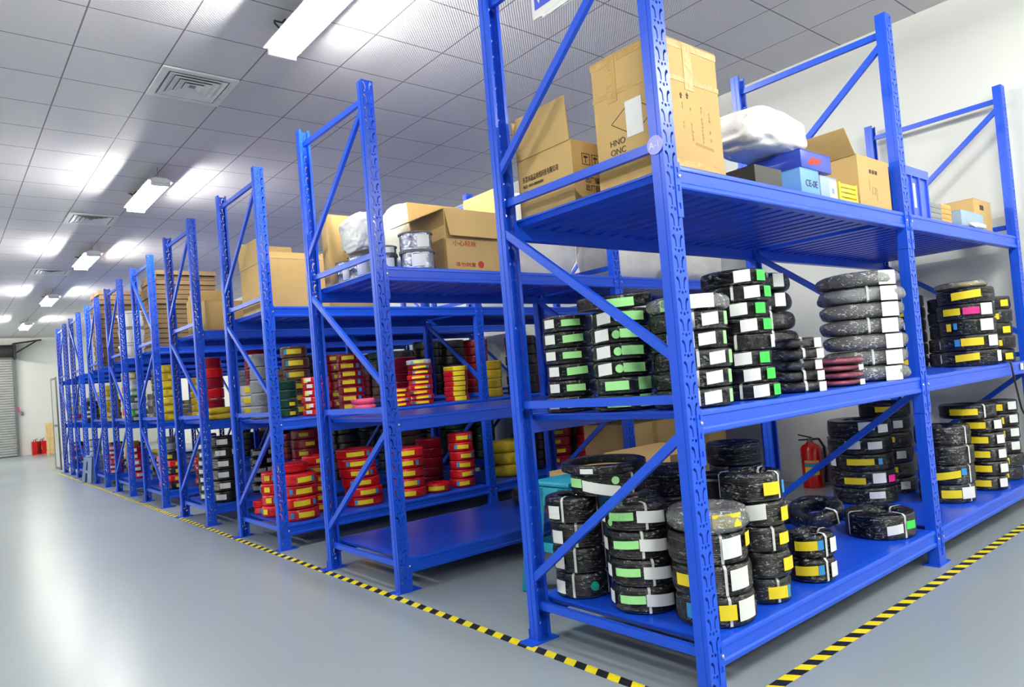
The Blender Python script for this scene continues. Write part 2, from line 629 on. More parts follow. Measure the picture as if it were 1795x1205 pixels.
def tape_mat():
    m, nt, b = nodes_of('hazard_stripe_tape')
    N, L = nt.nodes.new, nt.links.new
    tc = N('ShaderNodeTexCoord')
    sp = N('ShaderNodeSeparateXYZ')
    L(tc.outputs['Object'], sp.inputs[0])
    a = N('ShaderNodeMath')
    a.operation = 'MULTIPLY_ADD'
    L(sp.outputs['Y'], a.inputs[0])
    a.inputs[1].default_value = 0.6
    L(sp.outputs['X'], a.inputs[2])
    d = N('ShaderNodeMath')
    d.operation = 'DIVIDE'
    L(a.outputs[0], d.inputs[0])
    d.inputs[1].default_value = 0.118
    f = N('ShaderNodeMath')
    f.operation = 'FRACT'
    L(d.outputs[0], f.inputs[0])
    g = N('ShaderNodeMath')
    g.operation = 'GREATER_THAN'
    L(f.outputs[0], g.inputs[0])
    g.inputs[1].default_value = 0.5
    mx = N('ShaderNodeMix')
    mx.data_type = 'RGBA'
    L(g.outputs[0], mx.inputs['Factor'])
    mx.inputs['A'].default_value = lin((246, 226, 20)) + (1,)
    mx.inputs['B'].default_value = lin((20, 20, 22)) + (1,)
    L(mx.outputs['Result'], b.inputs['Base Color'])
    b.inputs['Roughness'].default_value = 0.45
    return m


TM = tape_mat()
o = MB().box((0, -0.024, 0), (16.2, 0.024, 0.0012)).obj('floor_tape', TM)
o.location, o.rotation_euler = (-0.058, -0.1, 0.0002), (0, 0, pi / 2)
tag(o, 'long yellow and black striped tape on the floor along the rack ends', 'floor tape')
o = MB().box((0, -0.024, 0), (4.2, 0.024, 0.0012)).obj('floor_tape', TM)
o.location = (-0.03, -0.085, 0.0002)
tag(o, 'yellow and black striped floor tape along the front of the near rack', 'floor tape')

# ------------------------------------------------------------------ storage racks
L1, PW, PD, DEP, RH = 2.071, 0.0775, 0.055, 0.948, 3.0
XS = (0.0, L1, 4.02)
ZLV = (0.189, 1.010, 1.899)
ROWS = [(0.0, 0.0), (-0.009, 2.058), (-0.009, 3.824), (-0.027, 5.587), (0.015, 7.441), (0.015, 9.189), (0.026, 11.01), (0.03, 12.84), (0.04, 14.63)]


def upright_mesh():
    """omega section post, perforated web facing -Y, 75 mm pitch"""
    bm = bmesh.new()
    P = 0.075
    holes = []
    c = PW / 2

    def slot(sg):
        return [(c + sg * 0.031, 0.060), (c + sg * 0.023, 0.066), (c + sg * 0.0145, 0.058), (c + sg * 0.0105, 0.046), (c + sg * 0.0095, 0.020),
                (c + sg * 0.0150, 0.020), (c + sg * 0.0165, 0.040), (c + sg * 0.0205, 0.050), (c + sg * 0.0265, 0.053)]
    holes.append(slot(-1))
    holes.append(slot(1))
    for hx, hz, r in ((c, 0.007, 0.0065), (c - 0.0185, 0.0105, 0.005), (c + 0.0185, 0.0105, 0.005)):
        holes.append([(hx + r * cos(2 * pi * k / 8), hz + r * sin(2 * pi * k / 8)) for k in range(8)])
    loops = [[(0.0, 0), (PW, 0), (PW, P), (0.0, P)]] + holes
    es = []
    for lp in loops:
        vs_ = [bm.verts.new((x, 0, zz)) for x, zz in lp]
        for i in range(len(vs_)):
            es.append(bm.edges.new((vs_[i], vs_[(i + 1) % len(vs_)])))
    bmesh.ops.triangle_fill(bm, use_beauty=True, use_dissolve=False, edges=es)
    # keep only faces outside the holes
    def inside(pt, poly):
        r = False
        n = len(poly)
        for i in range(n):
            x1, y1 = poly[i]
            x2, y2 = poly[i - 1]
            if (y1 > pt[1]) != (y2 > pt[1]) and pt[0] < (x2 - x1) * (pt[1] - y1) / (y2 - y1) + x1:
                r = not r
        return r
    kill = [f for f in bm.faces if any(inside((f.calc_center_median().x, f.calc_center_median().z), h) for h in holes)]
    bmesh.ops.delete(bm, geom=kill, context='FACES')
    base = bmesh.new()
    tile = bpy.data.meshes.new('tile')
    bm.to_mesh(tile)
    bm.free()
    for k in range(int(RH / P)):
        n0 = len(base.verts)
        base.from_mesh(tile)
        base.verts.ensure_lookup_table()
        for v in base.verts[n0:]:
            v.co.z += k * P
    bpy.data.meshes.remove(tile)
    bmesh.ops.remove_doubles(base, verts=base.verts, dist=1e-5)
    # give the web its thickness
    g = bmesh.ops.extrude_face_region(base, geom=list(base.faces))
    for v in g['geom']:
        if isinstance(v, bmesh.types.BMVert):
            v.co.y += 0.0025
    mb = MB()
    mb.bm.free()
    mb.bm = base
    t = 0.0025
    for x0 in (0.0, PW - t):
        mb.box((x0, t, 0), (x0 + t, PD, RH))
    mb.box((t, PD - t, 0), (0.016, PD, RH))
    mb.box((PW - 0.016, PD - t, 0), (PW - t, PD, RH))
    # small stiffening ribs on the side faces
    for x0, x1 in ((-0.002, 0.0), (PW, PW + 0.002)):
        mb.box((x0, 0.018, 0.01), (x1, 0.03, RH - 0.01))
    return mb.mesh('upright_post', M['blue'], 25)


UP = upright_mesh()
FOOT = MB().box((-0.03, -0.01, 0), (PW + 0.06, PD + 0.02, 0.006)).box((-0.004, -0.004, 0.006), (PW + 0.004, -0.0005, 0.05)).mesh('foot_plate', M['blue'], 30)


def brace_mesh(ln):
    mb = MB()
    w, h, t = 0.022, 0.034, 0.003
    mb.prism([(-w / 2, -h / 2), (w / 2, -h / 2), (w / 2, -h / 2 + t), (-w / 2 + t, -h / 2 + t), (-w / 2 + t, h / 2 - t), (w / 2, h / 2 - t), (w / 2, h / 2), (-w / 2, h / 2)], 'y', 0, ln)
    return mb.mesh('frame_brace', M['blue'], 30)


def beam_mesh(ln):
    # box step section: face towards -Y, z = 0 is the beam top
    poly = [(0.004, -0.003), (0.008, 0.0), (0.046, 0.0), (0.046, -0.1), (0.004, -0.1), (0.001, -0.094), (0.001, -0.080), (0.006, -0.072), (0.006, -0.026), (0.002, -0.022), (0.002, -0.008)]
    return MB().prism([(u, v * 0.86) for u, v in poly], 'x', 0, ln).mesh('shelf_rail', M['blue'], 25)


def deck_mesh(ln):
    mb = MB()
    mb.box((0.002, 0.047, -0.008), (ln - 0.002, DEP - 0.047, 0.0))
    n = int(ln / 0.1)
    p = ln / n
    for i in range(n):
        a = i * p
        mb.prism([(a + 0.008, -0.008), (a + 0.02, -0.03), (a + p - 0.02, -0.03), (a + p - 0.008, -0.008)], 'y', 0.05, DEP - 0.05)
    return mb.mesh('shelf_deck', M['deck'], 25)


BR = {}


def bracket_mesh(side):
    """L shaped end connector; side +1 sits on the right flank of a post"""
    mb = MB()
    t = 0.003
    h = 0.195
    if side > 0:
        x0, xs = PW - 0.026, PW
    # front plate as frame with three slots
        cols = (PW - 0.026, PW - 0.018, PW - 0.006, PW + 0.006)
        mb.box((PW + 0.0022, -t, -h), (PW + 0.006, 0.046, 0.006))
    else:
        cols = (-0.006, 0.006, 0.018, 0.026)
        mb.box((-0.006, -t, -h), (-0.0022, 0.046, 0.006))
    zc = (-h, -h + 0.03, -h + 0.052, -h + 0.095, -h + 0.117, -0.034, -0.014, 0.006)
    for i in range(3):
        for k in range(7):
            if i == 1 and k in (1, 3, 5):
                continue
            mb.box((cols[i], -t - 0.0005, zc[k]), (cols[i + 1], -0.0005, zc[k + 1]))
    bmesh.ops.remove_doubles(mb.bm, verts=mb.bm.verts, dist=1e-5)
    return mb.mesh('end_bracket', M['blue'], 25)


BR[1], BR[-1] = bracket_mesh(1), bracket_mesh(-1)
mbb = MB()
mbb.lathe([(0.0, 0.0), (0.0075, 0.0), (0.0075, 0.004), (0.004, 0.007), (0.0, 0.007)], 10)
BOLT = mbb.mesh('bolt', M['bolt'], 40)
BOLT.transform(Matrix.Rotation(pi / 2, 4, 'X'))
BEAM = [beam_mesh(XS[1] - PW), beam_mesh(XS[2] - XS[1] - PW)]
DECK = [deck_mesh(XS[1] - PW), deck_mesh(XS[2] - XS[1] - PW)]
YA, YB = PD - 0.012, DEP - PD + 0.012
HZ = (0.155, 1.055, 1.975, 2.90)
DG = ((0.278, 0.925), (1.84, 1.21), (2.12, 2.83))       # rear z, front z
BRACE = {}
ROWNAME = ['near', 'second', 'third', 'fourth', 'fifth', 'sixth', 'seventh', 'eighth', 'ninth']
RACKLABEL = ['nearest blue storage rack, holding black coils with the A-1 disc on its post',
             'blue storage rack second from the front, its lower shelves almost empty',
             'blue storage rack third from the front, holding red coils with yellow tags',
             'blue storage rack fourth from the front, black coils with white labels below',
             'blue storage rack fifth from the front along the aisle',
             'blue storage rack sixth from the front, white buckets on its top shelf',
             'blue storage rack seventh from the front, tall carton bundle on its top shelf',
             'blue storage rack eighth from the front, behind the blue grey stool',
             'farthest blue storage rack, beside the leaning pale panel']


def rack(i):
    x, y = ROWS[i]
    t = empty('storage_rack', (x, y, 0), RACKLABEL[i], 'storage rack', 'blue steel storage racks in rows')
    flip = i in (4, 7)
    for k, xs in enumerate(XS):
        for rear in (0, 1):
            p = link('upright_post', UP, t, (xs + PW, DEP, 0) if rear else (xs, 0, 0))
            ft = link('foot_plate', FOOT, p)
            if rear:
                p.rotation_euler = (0, 0, pi)
        for zz in HZ:
            ln = round(YB - YA, 3)
            if ln not in BRACE:
                BRACE[ln] = brace_mesh(ln)
            link('horizontal_brace', BRACE[ln], t, (xs + PW / 2, YA, zz))
        for zr, zf in DG:
            if flip:
                zr, zf = zf, zr
            ln = round(math.hypot(YB - YA, zf - zr), 3)
            if ln not in BRACE:
                BRACE[ln] = brace_mesh(ln)
            d = link('diagonal_brace', BRACE[ln], t, (xs + PW / 2 - 0.024, YA, zf))
            d.rotation_euler = (math.atan2(zr - zf, YB - YA), 0, 0)
    for bay in (0, 1):
        xa = XS[bay] + PW
        for zz in ZLV:
            f = link('shelf_rail', BEAM[bay], t, (xa, 0, zz))
            r = link('shelf_rail', BEAM[bay], t, (XS[bay + 1], DEP, zz))
            r.rotation_euler = (0, 0, pi)
            link('shelf_deck', DECK[bay], t, (xa, 0, zz))
            if i < 4:
                for sd, px, bx in ((1, -PW, -0.004), (-1, BEAM[bay].vertices[-1].co.x * 0 + XS[bay + 1] - xa, XS[bay + 1] - xa + 0.004)):
                    link('end_bracket', BR[sd], f, (px, 0, 0))
                    link('bolt', BOLT, f, (bx, -0.003, -0.045))
    return t


for i in range(len(ROWS)):
    rack(i)


# ------------------------------------------------------------------ wire coils
SEG = {'hi': (56, 13), 'mid': (36, 8), 'lo': (22, 5)}
_body, _lab = {}, {}


def sect(R, h, ri, style, ridges):
    """closed section (r, z) of a coil, counter-clockwise from the inner bottom"""
    pts = []
    if style == 'bag':
        n = 20
        for k in range(n):
            a = 2 * pi * k / n
            c, s = cos(a), sin(a)
            pts.append(((R + ri) / 2 + (R - ri) / 2 * math.copysign(abs(c) ** 0.75, c), h / 2 + h / 2 * math.copysign(abs(s) ** 0.8, s)))
        return pts
    e = min(h * 0.16, 0.014)
    pts += [(ri + e, 0.0), ((ri + R) / 2, 0.0), (R - e, 0.0), (R - e * 0.3, e * 0.3)]
    amp = min(0.003, h / ridges * 0.3)
    m = ridges * 2
    for k in range(m + 1):
        z = e * 0.9 + (h - 1.8 * e) * k / m
        pts.append((R - (amp if k % 2 == 0 else 0), z))
    pts += [(R - e * 0.3, h - e * 0.3), (R - e, h)]
    q = 4
    for k in range(1, q * 2):
        r = R - e + (ri + e - R + e) * k / (q * 2)
        pts.append((r, h - (amp if k % 2 else 0)))
    pts += [(ri + e, h), (ri + e * 0.2, h - e * 0.4), (ri, h / 2), (ri + e * 0.2, e * 0.4)]
    return pts


def coil_body(R, h, style, col, q, var, grow=0.0, matk=None, holes=0.5):
    key = (round(R, 3), round(h, 3), style, col, q, var, grow, matk)
    if key in _body:
        return _body[key]
    seg, rid = SEG[q]
    rn = random.Random(var * 91 + 5)
    ph = [rn.uniform(0, 6.28) for _ in range(4)]
    a1 = 0.012 if style == 'wire' else 0.05
    ri = R * holes

    def fn(a, r, z, i):
        k = 1 + a1 * sin(2 * a + ph[0]) + a1 * 0.6 * sin(3 * a + ph[1])
        if grow:
            # film stands off the winding in loose creases
            w = 0.5 + 0.5 * sin(9 * a + ph[2] + z * 60) * sin(5 * a + ph[3] + r * 40)
            d = grow * (0.5 + w)
            zc = (z - h / 2) / (h / 2)
            return r * k + d * (1 if r > (R + ri) / 2 else -1), z + (0.0015 if zc > 0.6 else 0)
        zz = z * (1 + (a1 * 1.4) * sin(2 * a + ph[3])) if z > h * 0.6 else z
        return r * k, min(zz, h)
    mb = MB()
    mb.lathe(sect(R, h, ri, style, rid), seg, closed=True, fn=fn)
    nm = 'plastic_wrap' if grow else 'wire_winding'
    me_ = mb.mesh(nm, M[matk] if matk else M['w_' + col], 70 if style == 'bag' or grow else 50)
    _body[key] = me_
    return me_


def lab_mesh(R, z0, z1, half, m, skew=0.0, off=0.003):
    """curved paper tag centred on angle 0 lying on the winding"""
    key = (round(R, 3), round(z0, 3), round(z1, 3), round(half, 2), m, round(skew, 3))
    if key in _lab:
        return _lab[key]
    mb = MB()
    n = 6
    ring = []
    for k in range(n + 1):
        a = -half + 2 * half * k / n
        s = skew * (k / n - 0.5)
        ro = R * 1.012 + off + 0.0012
        ri = R * 1.012 + off
        ring.append([mb.bm.verts.new((r * cos(a), r * sin(a), z + s)) for r, z in ((ri, z0), (ro, z0), (ro, z1), (ri, z1))])
    for k in range(n):
        A, B = ring[k], ring[k + 1]
        for i in range(4):
            mb.bm.faces.new((A[i], A[(i + 1) % 4], B[(i + 1) % 4], B[i]))
    mb.bm.faces.new(ring[0])
    mb.bm.faces.new(ring[-1])
    _lab[key] = mb.mesh('paper_tag', M[m], 40)
    return _lab[key]


def round_mesh(R, zc, r, m):
    key = ('o', round(R, 3), round(zc, 3), m)
    if key not in _lab:
        mb = MB()
        mb.lathe([(0, 0), (r, 0), (r, 0.0012), (0, 0.0012)], 18)
        me_ = mb.mesh('round_sticker', M[m], 40)
        me_.transform(Matrix.Translation((R * 1.012 + 0.003, 0, zc)) @ Matrix.Rotation(pi / 2, 4, 'Y'))
        _lab[key] = me_
    return _lab[key]


def strap_mesh(R, h, holes, w=0.011):
    key = ('s', round(R, 3), round(h, 3), holes)
    if key not in _lab:
        ri = R * holes
        e = 0.008
        o_ = 0.0035
        loop = [(ri - o_, e), (ri - o_, h - e), (ri + e, h + o_), (R - e, h + o_), (R * 1.01 + o_, h - e), (R * 1.01 + o_, e), (R - e, -0.0), (ri + e, -0.0)]
        mb = MB()
        A = [mb.bm.verts.new((r, -w / 2, z)) for r, z in loop]
        B = [mb.bm.verts.new((r, w / 2, z)) for r, z in loop]
        for i in range(len(loop)):
            k = (i + 1) % len(loop)
            mb.bm.faces.new((A[i], A[k], B[k], B[i]))
        mb2 = mb.mesh('tie_tape', M['strap'], 40, recalc=False)
        _lab[key] = mb2
    return _lab[key]


TAGNAME = {'white_tag': 'white_paper_tag', 'green_tag': 'green_paper_tag', 'bright_green_tag': 'green_paper_tag', 'yellow_tag': 'yellow_paper_tag',
           'blue_tag': 'blue_sticker', 'pink_tag': 'pink_paper_tag', 'teal_tag': 'round_sticker'}
TC = {'w': 'white_tag', 'g': 'green_tag', 'G': 'bright_green_tag', 'y': 'yellow_tag', 'b': 'blue_tag', 'p': 'pink_tag', 't': 'teal_tag'}


def coil(x, y, z, R, h, col, labels, label, group, q='hi', style='wire', film=None, straps=(), tilt=0.0, holes=0.5, cat='wire coil'):
    """one coil of wire: the winding is the root mesh, tags, ties and film are its parts.
    labels: (kind, degrees to the right of the viewer, width in metres, low, high as fractions of the height)"""
    var = random.randint(0, 3)
    name = {'wire': 'wire_coil', 'bag': 'bagged_wire_coil'}[style]
    o = link(name, coil_body(R, h, style, col, q, var, holes=holes), None, (x, y, z))
    tag(o, label, cat, group)
    az = math.atan2(CAMXY.y - y, CAMXY.x - x)
    if tilt:
        o.rotation_euler = (tilt * cos(az + 1.2), tilt * sin(az + 1.2), 0)
    for lb in labels:
        k, dg, wd, f0, f1 = lb[:5]
        sk = lb[5] if len(lb) > 5 else 0.0
        if k == 'o' or k == 'O':
            c = link('round_sticker', round_mesh(R, h * (f0 + f1) / 2, wd, 'green_tag' if k == 'o' else 'teal_tag'), o)
        else:
            c = link(TAGNAME[TC[k]], lab_mesh(R, h * f0, h * f1, wd / R / 2, TC[k], sk, 0.003 + (0.008 if film else 0)), o)
        c.rotation_euler = (0, 0, az + radians(dg))
    for s in straps:
        c = link('tie_tape', strap_mesh(R, h, holes), o)
        c.rotation_euler = (0, 0, az + radians(s))
    if film:
        link('plastic_wrap', coil_body(R, h, style, col, q, var, 0.004 if film == 'film' else 0.012, film, holes=holes), o)
    return o


REST = []


def rest_coil(x, y, z, R, h, col, labels):
    """a coil of the smallest ones in view, gathered into one mass at the end"""
    REST.append((coil_body(R, h, 'wire', col, 'lo', random.randint(0, 3)), Matrix.Translation((x, y, z))))
    az = math.atan2(CAMXY.y - y, CAMXY.x - x)
    for k, dg, wd, f0, f1 in [lb[:5] for lb in labels]:
        REST.append((lab_mesh(R, h * f0, h * f1, wd / R / 2, TC[k]), Matrix.Translation((x, y, z)) @ Matrix.Rotation(az + radians(dg), 4, 'Z')))


ORD = ['bottom', 'second', 'third', 'fourth', 'fifth', 'sixth', 'seventh', 'eighth', 'ninth', 'tenth']


def stack(where, x, y, zz, n, R, h, col, lf=None, q='hi', style='wire', film=None, sf=None, lean=(0, 0), cols=None, group=None, holes=0.5, jit=0.008, tagword=None):
    for i in range(n):
        cc = cols[i % len(cols)] if cols else col
        pos = 'top' if i == n - 1 and n > 1 else ORD[i]
        tw = tagword or ''
        lab = f'{pos} {cc} {"bagged " if style == "bag" else ""}wire coil{tw} {where}'
        if n == 1:
            lab = f'single {cc} {"bagged " if style == "bag" else ""}wire coil{tw} {where}'
        r = random.Random(sum(map(ord, where)) * 13 + i)
        if group is None:
            rest_coil(x + r.uniform(-jit, jit), y + r.uniform(-jit, jit), zz + 0.002 + i * (h + 0.003), R * r.uniform(0.985, 1.0), h, cc, lf(i, r) if lf else ())
            continue
        coil(x + lean[0] * i + r.uniform(-jit, jit), y + lean[1] * i + r.uniform(-jit, jit), zz + 0.002 + i * (h + 0.003), R * r.uniform(0.985, 1.0), h, cc,
             lf(i, r) if lf else (), lab, group, q, style, film, sf(i, r) if sf else (), holes=holes)


ZB, ZM, ZT = ZLV
g1 = 'black wire coils on the nearest rack'

# --- nearest rack, bottom shelf
stack('in the rear left stack, near rack bottom shelf', 0.215, 0.795, ZB, 4, 0.121, 0.108, 'black',
      lambda i, r: [('w', -52 + 4 * i, 0.055, 0.2, 0.72)] + ([('O', 22, 0.02, 0.4, 0.6)] if i == 0 else []), film='film',
      sf=lambda i, r: (-22 + 9 * (i % 3), 60), group=g1, lean=(-0.004, 0.004))
stack('with green tag in the middle left stack, near rack bottom shelf', 0.235, 0.46, ZB, 4, 0.125, 0.108, 'black',
      lambda i, r: [('g', -22 - 4 * (i % 2), 0.1, 0.42, 0.72, 0.006), ('w', 30, 0.12, 0.3, 0.74, -0.012), ('w', -74, 0.05, 0.3, 0.75)] + ([('o', -52, 0.014, 0.2, 0.4)] if i == 3 else []),
      film='film', sf=lambda i, r: (8 + 12 * (i % 2),), group=g1, lean=(-0.006, 0.002))
stack('in the front left corner stack, near rack bottom shelf', 0.29, 0.168, ZB, 3, 0.146, 0.112, 'black',
      lambda i, r: [('w', 47 - 6 * i, 0.078, 0.25, 0.92, 0.006)] + ([('y', 16, 0.06, 0.3, 0.8), ('b', -36, 0.03, 0.3, 0.8), ('y', -25, 0.03, 0.3, 0.8)] if i == 0 else
                   [('y', -36, 0.085, 0.35, 0.75)] if i == 1 else [('y', 72, 0.05, 0.5, 0.95)]),
      film='film', sf=lambda i, r: (20,), group=g1)
coil(0.295, 0.165, ZB + 0.002 + 3 * 0.115, 0.145, 0.085, 'black', [('y', 28, 0.11, 0.3, 0.9)],
     'loosely bagged black coil topping the front left corner stack, near rack bottom shelf', g1, style='bag', film='film_hazy', holes=0.45)
stack('tilted high on the rear left stacks, near rack bottom shelf', 0.315, 0.70, ZB + 0.447, 1, 0.165, 0.098, 'black',
      lambda i, r: [('w', -10, 0.16, 0.12, 0.6, -0.03), ('g', -52, 0.07, 0.4, 0.8), ('o', 12, 0.017, 0.55, 0.85)], film='film', sf=lambda i, r: (40,), group=g1)
coil(0.305, 0.70, ZB + 0.552, 0.185, 0.036, 'black', [('w', -22, 0.055, 0.2, 0.8)],
     'thin wide black wire coil lying on the highest pile, near rack bottom shelf', g1, holes=0.82, tilt=0.02, film='film')
stack('in the dark rear stack behind the green tagged coils', 0.78, 0.72, ZB, 4, 0.155, 0.12, 'black', film='film', group=g1)
stack('in the tall dark stack behind the yellow tagged stack', 1.22, 0.62, ZB, 5, 0.135, 0.11, 'black', film='film', group=g1)
stack('in the dark wide stack behind the front post, bottom shelf', 0.72, 0.37, ZB, 4, 0.13, 0.118, 'black', group=g1)


def lE(i, r):
    return ([('y', 28, 0.075, 0.25, 0.72), ('b', 54, 0.014, 0.25, 0.72)], [('y', 58, 0.06, 0.3, 0.8)], [('y', 58, 0.06, 0.3, 0.75)],
            [('w', -6, 0.07, 0.3, 0.92, 0.01), ('y', 62, 0.05, 0.2, 0.75)], [('y', 38, 0.07, 0.25, 0.7), ('b', 68, 0.018, 0.25, 0.7)])[i]


stack('with yellow tag in the five high stack, near rack bottom shelf', 0.605, 0.135, ZB, 4, 0.102, 0.1, 'black', lE, film='film', sf=lambda i, r: ((30,) if i in (2, 0) else (-60,)), group=g1)
coil(0.59, 0.15, ZB + 0.002 + 4 * 0.103, 0.122, 0.112, 'black', lE(4, None), 'large black coil with yellow tag topping the five high stack, nearest rack', g1, film='film', straps=(-72, 60, 150), holes=0.62)
stack('with yellow tag, low pair beside the five high stack', 0.96, 0.115, ZB, 2, 0.093, 0.1, 'black',
      lambda i, r: [('y', -12, 0.085, 0.35, 0.75, 0.008), ('b', 22, 0.022, 0.4, 0.8, 0.004), ('w', 62, 0.045, 0.25, 0.85)], film='film', sf=lambda i, r: (40, 130), group=g1)
coil(1.88, 0.2, ZB + 0.002, 0.165, 0.125, 'black', [('w', 22, 0.075, 0.25, 0.62, 0.012), ('G', 52, 0.06, 0.42, 0.75)],
     'lone black coil with white and green tag near the middle post, bottom shelf', g1, film='film', straps=(42, -60, 140), holes=0.5)
coil(1.845, 0.53, ZB + 0.05, 0.14, 0.09, 'black', [], 'black bagged coil leaning behind the lone green tagged coil', g1, style='bag', film='film', straps=(50,), tilt=0.35)
coil(1.93, 0.82, ZB + 0.002, 0.12, 0.10, 'black', [], 'black bagged coil lying behind the leaning bagged coil, middle post', g1, style='bag', film='film_hazy')
stack('in the low pile before the fire extinguishers, nearest rack', 1.53, 0.72, ZB, 2, 0.135, 0.095, 'black', lambda i, r: ([('b', 5, 0.03, 0.6, 0.9), ('w', 45, 0.04, 0.2, 0.8)] if i else []), film='film', style='wire', group=g1, holes=0.6)


def lL(i, r):
    return ([('w', 20, 0.09, 0.4, 0.8)], [('y', -14, 0.12, 0.25, 0.65), ('w', 28, 0.08, 0.3, 0.9), ('p', 55, 0.06, 0.3, 0.7)], [('y', -2, 0.15, 0.4, 0.78), ('b', 32, 0.025, 0.4, 0.78), ('w', -55, 0.05, 0.3, 0.8)],
            [('w', -12, 0.085, 0.35, 0.85), ('w', 26, 0.085, 0.3, 0.75)], [('w', 12, 0.09, 0.45, 0.95), ('w', 42, 0.07, 0.25, 0.75)])[i]


stack('with white tags behind the middle post, bottom shelf', 2.72, 0.64, ZB, 5, 0.19, 0.104, 'black', lL, film='film', group=g1)
stack('in the dark rear stack right of middle post, bottom shelf', 3.12, 0.64, ZB, 6, 0.155, 0.1, 'black',
      lambda i, r: [('y', 0, 0.1, 0.4, 0.75)] if i % 2 else [('w', 30, 0.06, 0.3, 0.8)], film='film', group=g1)
stack('in the stack right beside the middle post, bottom shelf', 2.93, 0.22, ZB, 4, 0.15, 0.115, 'black',
      lambda i, r: [[('y', 8, 0.1, 0.3, 0.72), ('w', 45, 0.085, 0.25, 0.85)], [('y', 2, 0.13, 0.3, 0.68, 0.02), ('b', 34, 0.03, 0.5, 0.85)], [], []][i],
      film='film', group=g1, sf=lambda i, r: (52,))
stack('with yellow tag in the second stack right of the middle post', 3.42, 0.15, ZB, 5, 0.115, 0.092, 'black',
      lambda i, r: [('y', -14, 0.1, 0.3, 0.75), ('w', 48, 0.055, 0.25, 0.85)], film='film', group=g1)
stack('with yellow tag, last stack at the right end, bottom shelf', 3.84, 0.17, ZB, 6, 0.115, 0.09, 'black',
      lambda i, r: [('y', -8, 0.09, 0.25, 0.75), ('w', -40 if i < 2 else 45, 0.06, 0.3, 0.9)], film='film', group=g1)
coil(3.40, 0.22, ZB + 0.002 + 5 * 0.095, 0.16, 0.09, 'black', [('y', -8, 0.15, 0.3, 0.75)], 'large black coil with yellow tag on top right of middle post', g1, film='film', straps=(35,))

# --- nearest rack, middle shelf
g2 = 'wire coils on the middle shelf of the nearest rack'


def lS1(i, r):
    return [('g', 8, 0.075, 0.3, 0.72), ('w', -42, 0.05, 0.25, 0.8)] if i % 2 else [('w', -40, 0.05, 0.25, 0.85), ('g', 14, 0.085, 0.3, 0.78, 0.004)]


stack('with green tag in the rear left stack, near rack middle shelf', 0.195, 0.75, ZM, 6, 0.107, 0.068, 'black', lS1, film='film', group=g2, holes=0.45)
stack('with green tag in the second left stack, near rack middle shelf', 0.205, 0.444, ZM, 6, 0.118, 0.066, 'black',
      lambda i, r: [('w', -34, 0.06, 0.15, 0.85, 0.006), ('g', 22, 0.085, 0.25, 0.8, -0.003), ('o', -6, 0.017, 0.4, 0.6)] if i > 1 else [('g', -14, 0.09, 0.25, 0.8), ('g', 40, 0.06, 0.2, 0.95)],
      film='film', group=g2, holes=0.45)
stack('in the stack right behind the front post, near rack middle shelf', 0.275, 0.163, ZM, 5, 0.145, 0.07, 'black',
      lambda i, r: [('w', 28 + 4 * (i % 3), 0.065, 0.2, 0.85, 0.006), ('g', 62, 0.022, 0.2, 0.9)], film='film', group=g2, sf=lambda i, r: (-28, 8), holes=0.45)
coil(0.275, 0.155, ZM + 0.002 + 5 * 0.073, 0.14, 0.062, 'black', [('w', 22, 0.085, 0.1, 0.95), ('g', -24, 0.08, 0.1, 0.8)],
     'floppy bagged coil with white and green tags topping the front post stack', g2, style='bag', film='film_hazy', holes=0.3)
coil(0.20, 0.46, ZM + 0.012 + 6 * 0.069, 0.15, 0.05, 'black', [('g', 5, 0.12, 0.0, 0.7)], 'slanted black coil topping the second left stack, middle shelf', g2, film='film', tilt=0.06, holes=0.3)
stack('with white and green tags in eight high stack', 0.64, 0.165, ZM, 8, 0.128, 0.0645, 'black',
      lambda i, r: [('w', 26 - 10 * (i % 3), 0.062, 0.15, 0.9, 0.004), ('G', 62 - 8 * (i % 3), 0.05, 0.2, 0.88)] if i not in (3,) else [('w', 66, 0.03, 0.1, 0.9)],
      film='film', group=g2, sf=lambda i, r: ((-8,) if i % 3 == 0 else ()), holes=0.45, lean=(-0.001, 0.0))
stack('in the dark stack behind the pink coils, middle shelf', 1.42, 0.52, ZM, 6, 0.17, 0.098, 'black', lambda i, r: [('w', 38, 0.06, 0.2, 0.9)] if i > 3 else [], style='bag', film='film', group=g2, sf=lambda i, r: (20,), holes=0.35)
stack('in the low bagged stack left of the pink coils', 1.04, 0.15, ZM, 5, 0.118, 0.046, 'black', lambda i, r: [('w', 58, 0.05, 0.0, 0.9)], style='bag', film='film', group=g2, sf=lambda i, r: (20,), holes=0.35)
stack('in the low pink pile on the near rack middle shelf', 1.42, 0.14, ZM, 4, 0.118, 0.032, 'pink', lambda i, r: [('w', 62, 0.04, 0.1, 0.9)] if i % 2 == 0 else [], style='bag', film='film', group=g2, holes=0.25)
stack('in the puffy stack left of the middle post, middle shelf', 1.862, 0.19, ZM, 7, 0.19, 0.079, 'black', lambda i, r: [('w', 44, 0.1, 0.0, 0.92)], style='bag', film='film_hazy', group=g2,
      sf=lambda i, r: ((12,) if i % 2 else ()), holes=0.35, cols=['black', 'black', 'black', 'black', 'black', 'white', 'black'])
stack('in the dark rear stack right of middle post, middle shelf', 3.80, 0.70, ZM, 6, 0.13, 0.088, 'black', lambda i, r: [('w', 10, 0.07, 0.2, 0.8)] if i % 2 else [('y', 6, 0.1, 0.3, 0.75)], film='film', group=g2)
